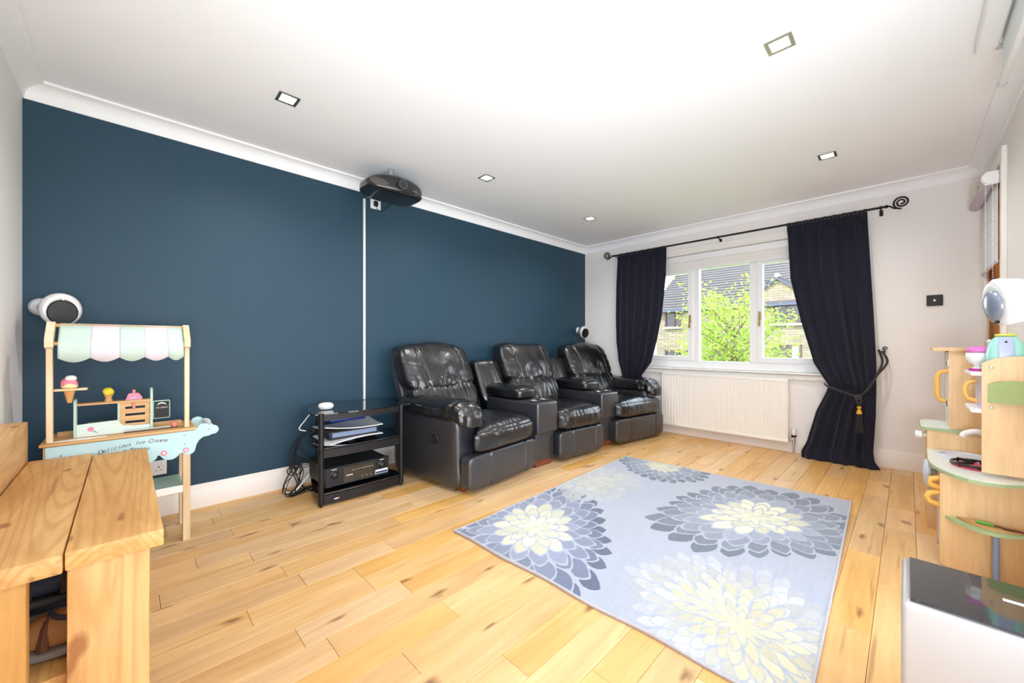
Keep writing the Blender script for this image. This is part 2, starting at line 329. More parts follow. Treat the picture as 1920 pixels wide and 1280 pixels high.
# ------------------------------------------------------------------ main window
win = struct(bpy.data.objects.new('window_1', None)); C.objects.link(win); win.location = (4.73, 1.43, OZ0)
FY0, FY1, FZ0, FZ1 = OY0+.005, OY1-.005, .80, 2.0
XA, XB = 4.705, 4.775
q = MB()
q.box(XA, XB, FY0, FY1, OZ0+.005, .858, .003); q.box(XA, XB, FY0, FY1, 1.915, 2.085, .003)
q.box(XA, XB, FY0, .575, .85, 1.93, .003); q.box(XA, XB, 2.275, FY1, .85, 1.93, .003)
q.box(XA, XB, 1.105, 1.178, .85, 1.93, .003); q.box(XA, XB, 1.693, 1.765, .85, 1.93, .003)
q.build('window_frame', PVC, win, smooth=False)
for y0, y1 in ((.572, 1.108), (1.762, 2.278)):
    q = MB(); i0, i1 = y0+.05, y1-.05
    q.box(XA-.014, XB-.01, y0, i0, .857, 1.925, .004); q.box(XA-.014, XB-.01, i1, y1, .857, 1.925, .004); q.box(XA-.014, XB-.01, i0, i1, .857, .912, .004); q.box(XA-.014, XB-.01, i0, i1, 1.885, 1.925, .004)
    sash = q.build('sash', PVC, win, smooth=False)
    MB().box(4.738, 4.742, i0-.002, i1+.002, .91, 1.888).build('pane', GLASS, sash, smooth=False)
MB().box(4.738, 4.742, 1.176, 1.695, .856, 1.918).build('pane', GLASS, win, smooth=False)
BRASS = mat('brass', '#c9ae6c', .25, metal=1)
for y in (1.788, 1.082):
    q = MB().box(XA-.022, XA-.014, y-.011, y+.011, 1.30, 1.39, .003).box(XA-.040, XA-.020, y-.007, y+.007, 1.345, 1.36, .003).box(XA-.044, XA-.032, y-.009, y+.009, 1.235, 1.36, .004)
    q.build('handle', BRASS, win)
SILL = MB().box(4.575, 4.705, OY0+.001, OY1-.001, OZ0+.001, OZ0+.022, .004).box(4.572, 4.626, OY0-.10, OY1+.10, OZ0+.001, OZ0+.022, .005).box(4.595, 4.626, OY0-.08, OY1+.08, OZ0-.05, OZ0+.002, .006)
struct(SILL.build('trim_5', TRIMW, smooth=False))
MB().box(4.612, 4.6265, OY0-.06, OY1+.06, 2.095, 2.165, .004).build('trim_6', TRIMW, smooth=False)['kind'] = 'structure'
bl = thing('roller_blind', 'white roller blind rolled up at the head of the main window', 'blind', (4.665, 1.43, 2.0))
MB().box(4.635, 4.695, .512, 2.348, 2.012, 2.085, .012, seg=3).build('cassette', PVC, bl)
MB().box(4.668, 4.671, .53, 2.33, 1.925, 2.02).build('blind_fabric', mat('white_blind_cloth', '#eceae6', .8), bl, smooth=False)
MB().box(4.662, 4.677, .53, 2.33, 1.912, 1.930, .004).build('bottom_bar', PVC, bl)

# ------------------------------------------------------------------ unseen patio window added beside the camera to let in more daylight
pw = struct(bpy.data.objects.new('added_window', None)); C.objects.link(pw); pw.location = (1.15, Y0-.1, .02)
q = MB()
for x0, x1 in ((PX0+.003, PX0+.06), (1.12, 1.18), (PX1-.06, PX1-.003)): q.box(x0, x1, Y0-.16, Y0-.10, .02, PZ1-.003, .003)
for z0, z1 in ((-.018, .06), (PZ1-.065, PZ1-.003)): q.box(PX0+.003, PX1-.003, Y0-.16, Y0-.10, z0, z1, .003)
q.build('window_frame', PVC, pw, smooth=False)
for x0, x1 in ((PX0+.058, 1.122), (1.178, PX1-.058)): MB().box(x0, x1, Y0-.132, Y0-.128, .058, PZ1-.063).build('pane', GLASS, pw, smooth=False)

# ------------------------------------------------------------------ glazed timber door in the right wall
DOORW = wood('varnished_brown_timber', '#b8792e', '#7c4716', 2, 6, .35, contrast=.7)
dr = struct(bpy.data.objects.new('door_1', None)); C.objects.link(dr); dr.location = (4.04, Y0-.12, 0)
q = MB(); yb0, yb1 = Y0-.055, Y0-.016
q.box(DX0+.002, DX0+.05, yb0-.02, yb1+.015, -.018, DZ1-.002, .003); q.box(DX1-.05, DX1-.002, yb0-.02, yb1+.015, -.018, DZ1-.002, .003); q.box(DX0+.05, DX1-.05, yb0-.02, yb1+.015, DZ1-.05, DZ1-.002, .003)
q.build('door_frame', DOORW, dr, smooth=False)
q = MB(); a, e = DX0+.052, DX1-.052
q.box(a, a+.09, yb0, yb1, .0, 2.075, .003); q.box(e-.09, e, yb0, yb1, .0, 2.075, .003)
q.box(a+.09, e-.09, yb0, yb1, .0, .62, .003)
for z in (1.98,): q.box(a+.09, e-.09, yb0, yb1, z, 2.075, .003)
q.build('door_leaf', DOORW, dr, smooth=False)
for z in (.96, 1.30, 1.64): MB().box(a+.09, e-.09, yb0+.006, yb1-.004, z-.012, z+.012, .003).build('glazing_bar', DOORW, dr, smooth=False)
for x in ((a+e)/2-.085, (a+e)/2+.085): MB().box(x-.012, x+.012, yb0+.006, yb1-.004, .62, 1.98, .003).build('glazing_bar', DOORW, dr, smooth=False)
MB().box(a+.09, e-.09, yb0+.018, yb0+.022, .62, 1.98).build('pane', glass_mat('amber_door_glass', (.75, .6, .4)), dr, smooth=False)
q = MB()
q.box(DX0-.075, DX0, Y0+.0004, Y0+.022, 0, DZ1+.075, .004); q.box(DX1, DX1+.075, Y0+.0004, Y0+.022, 0, DZ1+.075, .004); q.box(DX0, DX1, Y0+.0004, Y0+.022, DZ1, DZ1+.075, .004)
q.build('trim_7', TRIMW, smooth=False)['kind'] = 'structure'
rb = thing('roller_blind', 'lavender grey roller blind half down over the brown timber door', 'blind', (4.04, Y0+.055, 2.02))
LAV = mat('lavender_blind_cloth', '#c9bfcb', .8, bump=.05, bscale=400)
MB().cyl((3.70, Y0+.058, 2.045), (4.40, Y0+.058, 2.045), .030, n=24).build('roller', LAV, rb)
MB().box(3.69, 4.385, Y0+.0285, Y0+.030, 1.555, 2.045).build('blind_fabric', mat('white_blind_backing', '#dfe2e6', .8), rb, smooth=False)
MB().box(3.69, 4.385, Y0+.024, Y0+.034, 1.535, 1.56, .004).build('bottom_bar', LAV, rb)
q = MB().box(3.672, 3.698, Y0+.023, Y0+.080, 2.005, 2.085, .006); q.cyl((3.665, Y0+.06, 2.045), (3.70, Y0+.06, 2.045), .034, n=20); q.build('bracket', WHPL, rb)
q = MB()
for k in range(60):
    for s in (-1, 1):
        z = 2.03-k*.0132; q.sph((3.682, Y0+.062+s*.014, z), .0032, n=6)
for k in range(7): q.sph((3.682, Y0+.062+.014*math.cos(PI*k/6), 2.03-60*.0132-.014*math.sin(PI*k/6)), .0032, n=6)
q.build('bead_chain', WHPL, rb)

# ------------------------------------------------------------------ downlights
SILV = mat('brushed_nickel', '#b9b4ab', .3, metal=1)
BULB = mat('lamp_glow', (1, .93, .80, 1), .5, emit=30)
names = ['square recessed ceiling downlight nearest the left wall, above the ice cream stand', 'square recessed ceiling downlight just right of the ceiling projector', 'square recessed ceiling downlight nearest the blue wall and window corner', '', 'largest square recessed ceiling downlight, near the projection screen case', 'square recessed ceiling downlight above the right curtain']
for i, (x, y) in enumerate(LP):
    if i == 3: continue
    t = thing('downlight', names[i], 'ceiling light', (x, y, H), 'recessed square downlights')
    q = MB(); o_, i_ = .052, .036
    for s in (-1, 1):
        q.box(x+s*(o_+i_)/2-(o_-i_)/2, x+s*(o_+i_)/2+(o_-i_)/2, y-o_, y+o_, H-.004, H-.0006, .001); q.box(x-i_, x+i_, y+s*(o_+i_)/2-(o_-i_)/2, y+s*(o_+i_)/2+(o_-i_)/2, H-.004, H-.0006, .001)
    q.build('frame', SILV, t, smooth=False)
    MB().lathe([(.034, 0), (.034, .004), (.026, .020), (.0, .022)], (x, y, H+.008), 20).build('bulb', BULB, t)
    d = bpy.data.lights.new('downlight_lamp', 'SPOT'); d.energy = LAMP_W; d.color = (1, .975, .95); d.shadow_soft_size = .025; d.spot_size = math.radians(150); d.spot_blend = 1
    lo = bpy.data.objects.new('downlight_lamp', d); C.objects.link(lo); lo.parent = t; lo.location = (0, 0, -.03)

# ------------------------------------------------------------------ outdoors
GRASS = mat('lawn_green', '#6f8a4a', .95, var=.3, vscale=3)
PAVE = mat('pale_paving', '#cfc8bc', .85, var=.12, vscale=3)
struct(MB().box(4.95, 60, -30, 45, -1.75, -1.55).build('ground', GRASS, smooth=False))
struct(MB().box(-14, 4.9, -22, Y0-.27, -.32, -.12).build('bounce_terrace', PAVE, smooth=False))  # unseen paving added outside the patio window, pale to bounce sunlight upward
def stone_mat():
    m = bpy.data.materials.new('buff_stone_blocks'); m.use_nodes = True; n = m.node_tree; L = n.links.new; b = n.nodes['Principled BSDF']; b.inputs['Roughness'].default_value = .9
    t = n.nodes.new('ShaderNodeTexCoord'); sx = n.nodes.new('ShaderNodeSeparateXYZ'); cb = n.nodes.new('ShaderNodeCombineXYZ'); L(t.outputs['Object'], sx.inputs[0])
    L(sx.outputs['Y'], cb.inputs[0]); L(sx.outputs['Z'], cb.inputs[1]); br = n.nodes.new('ShaderNodeTexBrick'); L(cb.outputs[0], br.inputs[0])
    br.inputs['Color1'].default_value = hexc('#84796a'); br.inputs['Color2'].default_value = hexc('#6e6457'); br.inputs['Mortar'].default_value = hexc('#544c42')
    br.inputs['Scale'].default_value = 1; br.inputs['Brick Width'].default_value = .52; br.inputs['Row Height'].default_value = .15; br.inputs['Mortar Size'].default_value = .012
    L(br.outputs[0], b.inputs['Base Color']); return m
STONE = stone_mat(); TILE = mat('grey_brown_roof_tile', '#443f3e', .85, var=.2, vscale=1.5); FASC = mat('dark_slate_blue_fascia', '#3b4055', .6)
BRN = mat('dark_brown_window_frame', '#4a3430', .6); FGL = mat('far_window_glass', '#1d2026', .12)
sl = .70
hs = thing('house', 'buff stone house with brown tiled roof seen through the window', 'house', (30, 5, -1.55))
HX = 27.0
MB().box(HX, HX+8, -6, 12.78, -1.55, 3.42).build('wall', STONE, hs, smooth=False)
q = MB()
for k in range(27):
    for sgn in (1,):
        d = k*.30; x = HX-.35+d; z = 3.40+d*sl
        for j in range(-21, 42):
            pass
        q.box(x-.02, x+.40, -6.3, 12.95, z, z+.06, rot=((x, 0, z), 'Y', -math.atan(sl)+.14))
q.build('roof_tiles', TILE, hs, smooth=False, kind='stuff')
MB().prism([(HX-.3, 3.36), (HX+8.3, 3.36), (HX+7.5, 3.36+7.8*.69), (HX+7.4, 3.36+7.7*.69)], 1, -6.2, 12.85).build('roof', TILE, hs, smooth=False)
MB().box(HX-.45, HX-.30, -6.3, 12.95, 3.26, 3.42).build('gutter', FASC, hs, smooth=False)
q = MB(); gy, hw, gz = 5.3, .95, 4.98
q.prism([(gy-hw+.1, 3.3), (gy+hw-.1, 3.3), (gy+hw-.1, gz-hw*.72), (gy, gz-.06), (gy-hw+.1, gz-hw*.72)], 0, HX-.12, HX+3.5); q.build('gable_wall', STONE, hs, smooth=False)
q = MB()
for s in (-1, 1): q.prism([(gy, gz-.20), (gy, gz), (gy+s*(hw+.06), gz-hw*.74), (gy+s*(hw+.06), gz-hw*.74-.20)], 0, HX-.30, HX-.14)
q.build('bargeboard', FASC, hs, smooth=False)
q = MB()
for s in (-1, 1): q.prism([(gy, gz), (gy, gz+.09), (gy+s*(hw+.1), gz-hw*.74+.06), (gy+s*(hw+.1), gz-hw*.74-.03)], 0, HX-.35, HX+3.6)
q.build('gable_roof', TILE, hs, smooth=False)
MB().cyl((HX-.38, gy, gz+.03), (HX+.2, gy, gz+.03), .13, n=16).build('ridge_cap', mat('grey_ridge_cap', '#8f9096', .8), hs)
def hwin(y0, y1, z0, z1, mull, lab=None, cols=(0, 0)):
    f = MB(); X = HX-.14
    f.box(X, X+.16, y0, y0+.07, z0, z1); f.box(X, X+.16, y1-.07, y1, z0, z1); f.box(X, X+.16, y0, y1, z1-.07, z1); f.box(X, X+.16, y0, y1, z0, z0+.08)
    for m_ in mull: f.box(X, X+.16, m_-.035, m_+.035, z0, z1)
    o = f.build('window', BRN, hs, smooth=False)
    MB().box(X+.08, X+.10, y0+.06, y1-.06, z0+.07, z1-.06).build('pane', FGL, o, smooth=False)
    MB().box(X-.08, X+.1, y0-.1, y1+.1, z0-.12, z0).build('window_sill', mat('pale_stone_sill', '#d6cab4', .8), o, smooth=False)
    if cols[1]:
        MB().box(X+.055, X+.075, y0+.1, y0+.42, z0+.08, z1-.07).build('net_curtain', mat('grey_net_curtain', '#b8bcc0', .8), o, smooth=False)
hwin(10.92, 11.95, 2.24, 3.22, [11.3]); hwin(10.2, 11.95, -.6, .64, [11.0]); hwin(4.2, 5.56, 2.24, 3.5, [4.9]); hwin(4.2, 5.62, -.9, 1.02, [4.85, 5.2], cols=(0, 1))
hwin(8.0, 9.1, -.7, .62, [8.55])
# young tree in front of the house
tr_ = thing('tree', 'young leafy yellow-green tree outside the main window', 'tree', (8.0, 2.25, -1.55))
BARK = mat('grey_brown_bark', '#6d5a48', .9)
q = MB(); rnd = random.Random(3); tips = []
q.tube([(8, 2.25, -1.55), (8.02, 2.27, -.6), (8.0, 2.24, .1), (8.03, 2.3, .9), (8.0, 2.28, 1.6)], .04, rf=lambda t: .055-.025*t)
for k in range(74):
    t0 = rnd.uniform(.15, 1); base = Vector((8+rnd.uniform(-.02, .02), 2.26, -.9+2.4*t0)); a = rnd.uniform(0, 2*PI); ln = rnd.uniform(.7, 1.35)*(1.15-.3*t0); up = rnd.uniform(.45, 1.25)
    d = Vector((math.cos(a), math.sin(a), up)).normalized(); pts = [base]
    for j in range(1, 6): pts.append(base+d*ln*j/5+Vector((rnd.uniform(-.04, .04), rnd.uniform(-.04, .04), .05*j*j/25)))
    q.tube(pts, .01, n=5, rf=lambda t: .014*(1-t)+.003); tips += [(p_, ln) for p_ in pts[2:]]
q.build('trunk', BARK, tr_)
def leaf_mat():
    m = bpy.data.materials.new('spring_leaf'); m.use_nodes = True; n = m.node_tree; L = n.links.new; b = n.nodes['Principled BSDF']; b.inputs['Roughness'].default_value = .6
    b.inputs['Base Color'].default_value = hexc('#7f9c30'); tr = n.nodes.new('ShaderNodeBsdfTranslucent'); tr.inputs[0].default_value = hexc('#93ac3c'); mx = n.nodes.new('ShaderNodeMixShader'); mx.inputs[0].default_value = .45
    t = n.nodes.new('ShaderNodeTexCoord'); ns = n.nodes.new('ShaderNodeTexNoise'); ns.inputs['Scale'].default_value = 9; cr = n.nodes.new('ShaderNodeValToRGB'); cr.color_ramp.elements[0].color = hexc('#5f7f22'); cr.color_ramp.elements[1].color = hexc('#9fb444'); cr.color_ramp.elements[0].position = .3; cr.color_ramp.elements[1].position = .7
    L(t.outputs['Object'], ns.inputs['Vector']); L(ns.outputs[0], cr.inputs[0]); L(cr.outputs[0], b.inputs['Base Color'])
    L(b.outputs[0], mx.inputs[1]); L(tr.outputs[0], mx.inputs[2]); L(mx.outputs[0], n.nodes['Material Output'].inputs[0]); return m
V = []; F = []
for p_, ln in tips:
    for k in range(30):
        c = p_+Vector((rnd.gauss(0, .12), rnd.gauss(0, .12), rnd.gauss(0, .11))); s = rnd.uniform(.02, .040)
        a = Vector((rnd.gauss(0, 1), rnd.gauss(0, 1), rnd.gauss(0, .6))).normalized(); bb = a.orthogonal().normalized(); bb.rotate(Matrix.Rotation(rnd.uniform(0, 6.28), 3, a)); i = len(V); nn = a.cross(bb)
        V += [c-a*s, c+bb*s*.55+nn*s*.1, c+a*s*1.1, c-bb*s*.55+nn*s*.1]; F.append((i, i+1, i+2, i+3))
me = bpy.data.meshes.new('foliage'); me.from_pydata([v-Vector((8.0, 2.25, -1.55)) for v in V], [], F); me.materials.append(leaf_mat()); fo = bpy.data.objects.new('foliage', me); C.objects.link(fo); fo.parent = tr_; fo['kind'] = 'stuff'

# ------------------------------------------------------------------ curtain pole, curtains
PXP = 4.53
pole = thing('curtain_pole', 'black wrought iron curtain pole with spiral finials above the window', 'curtain pole', (PXP, 1.42, 2.2))
MB().cyl((PXP, .125, 2.2), (PXP, 2.71, 2.2), .0095).build('pole', IRON, pole)
def spiral(cy, cz, s):
    pts = []
    for k in range(61):
        th = k/60*2*PI*2.1; r = .052*(1-k/60*.82); a = -PI/2+s*0 - th
        pts.append((PXP, cy + s*r*math.cos(a)*1.0, cz + r*math.sin(a)))
    return pts
for s, y_end, cy in ((-1, .125, .035), (1, 2.71, 2.80)):
    pts = [(PXP, y_end, 2.2), (PXP, y_end+s*.02, 2.198), (PXP, (y_end+cy)/2, 2.176)] + spiral(cy, 2.215, s)
    q = MB().tube(pts, .0065, n=8); q.sph((PXP, y_end, 2.2), .014, n=10); q.build('finial', IRON, pole)
for y in (.16, 1.435, 2.68):
    q = MB().cyl((PXP, y, 2.2), (PXP+.095, y, 2.175), .006).box(PXP+.088, PXP+.096, y-.012, y+.012, 2.15, 2.20, .002).sph((PXP, y, 2.2), .014, n=10); q.build('bracket', IRON, pole)
ringm = None
for y in [2.04+i*.092 for i in range(7)]+[.26+i*.068 for i in range(9)]:
    if ringm is None:
        r_ = MB().tube([(0, .018*math.cos(t), .018*math.sin(t)) for t in [2*PI*i/14 for i in range(14)]], .0022, n=6, closed=True).build('ring', IRON, pole, local=True); ringm = r_.data
    else: r_ = bpy.data.objects.new('ring', ringm); C.objects.link(r_); r_.parent = pole
    r_.location = (0, y-1.42, -.006); r_.rotation_euler = (0, 0, random.uniform(-.4, .4))
def curtain(name, label, zl, L_, R_, nf, xoff, ztop, zbot, amp=.021, seed=0, tie=None):
    """zl ascending z keys; L_ R_ edge y at the keys (L_ larger y); xoff x at the keys"""
    NS, NZ = 240, 110; V = []; F = []; rn = random.Random(seed); ph = [rn.uniform(-.5, .5) for _ in range(40)]
    for j in range(NZ+1):
        z = zbot+(ztop-zbot)*j/NZ; l = np.interp(z, zl, L_); r = np.interp(z, zl, R_); xo = np.interp(z, zl, xoff); wd = abs(l-r)
        hd = max(0, min(1, (z-(ztop-.085))/.02)); a = amp*min(1, .35+.65*wd/.45)
        for i in range(NS+1):
            s = i/NS; ss = s+.012*math.sin(s*9+ph[0]*6)+.006*math.sin(z*3+s*14); y = l+(r-l)*s
            t = ss*nf+.18*noise.noise(Vector((s*3, z*.7, seed))); f = math.sin(2*PI*t)*(.55+.6*noise.noise(Vector((s*5+seed, z*.5, 2)))+.1)+.14*math.sin(2*PI*t*1.7+ph[2]*5)+.3*math.sin(2*PI*ss*nf*.45+ph[1]*6)
            fine = math.sin(2*PI*s*nf*3.2)
            x = xo+(1-hd)*a*f+hd*(.009*fine) + .003*noise.noise(Vector((s*20, z*9, seed)))
            yy = y+(1-hd)*.35*a*math.cos(2*PI*t)*min(1, 4*s, 4*(1-s))
            zz = z
            if tie:
                tz = tie[0]+tie[1]*(s-.5); g = math.exp(-((z-tz)/.045)**2); x += g*.010*(1-abs(2*s-1)**3) - g*(a*f)*.45 - (1-g)*.02*math.exp(-((z-tz)/.2)**2)
            V.append((x, yy, zz))
    for j in range(NZ):
        for i in range(NS): k = j*(NS+1)+i; F.append((k, k+1, k+NS+2, k+NS+1))
    org = Vector((4.5, (L_[0]+R_[0])/2, zbot)); me = bpy.data.meshes.new(name); me.from_pydata([Vector(v)-org for v in V], [], F)
    me.polygons.foreach_set('use_smooth', [True]*len(F)); me.materials.append(CURT); o = bpy.data.objects.new(name, me); C.objects.link(o); o.location = org
    md = o.modifiers.new('s', 'SOLIDIFY'); md.thickness = .004; md.offset = 0; return tag(o, label, 'curtain')
curtain('curtain', 'dark navy curtain left of the window, drawn behind the recliner sofa',
        [.02, .45, .66, .83, 1.08, 1.4, 1.83, 2.19], [2.56, 2.58, 2.60, 2.63, 2.65, 2.657, 2.65, 2.635], [2.10, 2.26, 2.33, 2.19, 2.114, 2.05, 2.006, 1.998], 6, [4.588, 4.588, 4.565, 4.535, 4.52, 4.52, 4.52, 4.525], 2.188, .02, seed=1)
curtain('curtain', 'dark navy curtain right of the window, tied back with a tasselled rope',
        [.0, .06, .14, .44, .62, .68, .88, 1.27, 1.68, 2.17], [.69, .695, .66, .588, .515, .500, .608, .707, .79, .815], [.15, .195, .205, .19, .187, .186, .186, .202, .222, .245], 6.4, [4.43, 4.455, 4.48, 4.495, 4.50, 4.50, 4.50, 4.515, 4.52, 4.525], 2.188, .006, seed=5, tie=(.645, -.06))
tb = thing('curtain_tieback', 'black rope tieback with a gold topped tassel around the right curtain', 'tieback', (4.45, .29, .6))
ROPE = mat('black_rope', '#1b1a20', .8, bump=.8, bscale=160, sheen=.3)
def lerp3(pts, n=10):
    out = []; P_ = [Vector(p) for p in pts]
    for i in range(len(P_)-1):
        p0 = P_[max(i-1, 0)]; p1 = P_[i]; p2 = P_[i+1]; p3 = P_[min(i+2, len(P_)-1)]
        for k in range(n):
            t = k/n; out.append(.5*((2*p1)+(-p0+p2)*t+(2*p0-5*p1+4*p2-p3)*t*t+(-p0+3*p1-3*p2+p3)*t*t*t))
    return out+[P_[-1]]
q = MB(); q.tube(lerp3([(4.59, .175, 1.0), (4.54, .15, .90), (4.47, .185, .78), (4.44, .24, .67), (4.435, .30, .607), (4.44, .40, .635), (4.47, .50, .672), (4.52, .53, .69)]), .0085)
q.tube(lerp3([(4.59, .155, .99), (4.545, .12, .90), (4.47, .18, .79)]), .0085); q.sph((4.43, .298, .60), .022, n=12); q.tube(lerp3([(4.43, .31, .60), (4.427, .305, .56), (4.427, .292, .53)]), .006); q.tube(lerp3([(4.43, .285, .60), (4.425, .28, .56), (4.427, .290, .53)]), .006)
q.build('rope', ROPE, tb)
GOLD = mat('gold_thread', '#e0a92c', .4, metal=.3, bump=.4, bscale=200)
MB().lathe([(.004, 0), (.014, -.004), (.015, -.016), (.009, -.024), (.010, -.030), (.019, -.05), (.020, -.066), (.012, -.07)], (4.427, .29, .525)).build('tassel_cap', GOLD, tb)
q = MB()
for k in range(70):
    a = k*2.4; r = .019*math.sqrt((k+1)/70); q.tube([(4.427+r*math.cos(a), .29+r*math.sin(a), .458), (4.423+1.25*r*math.cos(a), .29+1.25*r*math.sin(a), .40), (4.42+1.6*r*math.cos(a), .29+1.6*r*math.sin(a), .305+.012*math.sin(k))], .0022, n=4)
q.build('tassel_skirt', ROPE, tb)
hk = MB(); hk.tube([(4.625, .135, .985), (4.60, .135, .98), (4.592, .14, .99), (4.590, .137, 1.0)], .004)
hk.tube([(4.600, .135+.016*(1-k/40*.8)*math.cos(k*.33), 1.015+.016*(1-k/40*.8)*math.sin(k*.33)) for k in range(40)], .0022, n=6); hk.tube([(4.600, .135, .985), (4.600, .151, 1.012)], .003); hk.build('hook', IRON, tb)

# ------------------------------------------------------------------ radiator
rd = thing('radiator', 'white ribbed panel radiator under the window', 'radiator', (4.56, 1.43, .10))
RW = mat('white_radiator_enamel', '#f3f0ea', .35)
q = MB(); ry0, ry1 = .812, 2.05; n_ = 36; pr = [(4.55, ry0)]
wr = (ry1-ry0-.04)/n_
for i in range(n_):
    y = ry0+.02+i*wr; pr += [(4.532, y), (4.532, y+wr*.55), (4.540, y+wr*.66), (4.540, y+wr*.90)]
pr += [(4.532, ry1-.02), (4.55, ry1)]
q.prism([(a, b_) for a, b_ in pr]+[(4.556, ry1), (4.556, ry0)], 2, .125, .69); q.build('ribbed_panel', RW, rd, smooth=False)
q = MB().box(4.53, 4.60, ry0-.004, ry0+.004, .105, .71, .002).box(4.53, 4.60, ry1-.004, ry1+.004, .105, .71, .002).box(4.53, 4.556, ry0, ry1, .685, .715, .006, seg=2).box(4.53, 4.556, ry0, ry1, .102, .13, .005, seg=2); q.build('case', RW, rd)
q = MB()
for i in range(60): y = ry0+.02+i*(ry1-ry0-.04)/59; q.box(4.556, 4.60, y-.004, y+.004, .702, .710)
q.box(4.60, 4.606, ry0, ry1, .12, .70); q.build('top_grille', RW, rd, smooth=False)
for yy in (1.0, 1.8): MB().box(4.60, 4.626, yy, yy+.05, .15, .6).build('wall_bracket', RW, rd, smooth=False)
q = MB().cyl((4.575, ry0-.002, .135), (4.575, .785, .135), .008).cyl((4.575, .77, -.0), (4.575, .77, .10), .0075).cyl((4.575, .77, .095), (4.575, .77, .16), .013).cyl((4.575, .79, .135), (4.575, .77, .135), .014); q.build('valve_body', CHROME, rd)
MB().lathe([(.012, 0), (.022, .005), (.022, .018), (.018, .022)], (4.575, .77, .155)).build('valve_collar', BLKPL, rd)
MB().lathe([(.018, 0), (.020, .01), (.021, .05), (.017, .062), (.004, .064)], (4.575, .77, .176)).build('valve_head', mat('ivory_plastic', '#f1ead8', .4), rd)

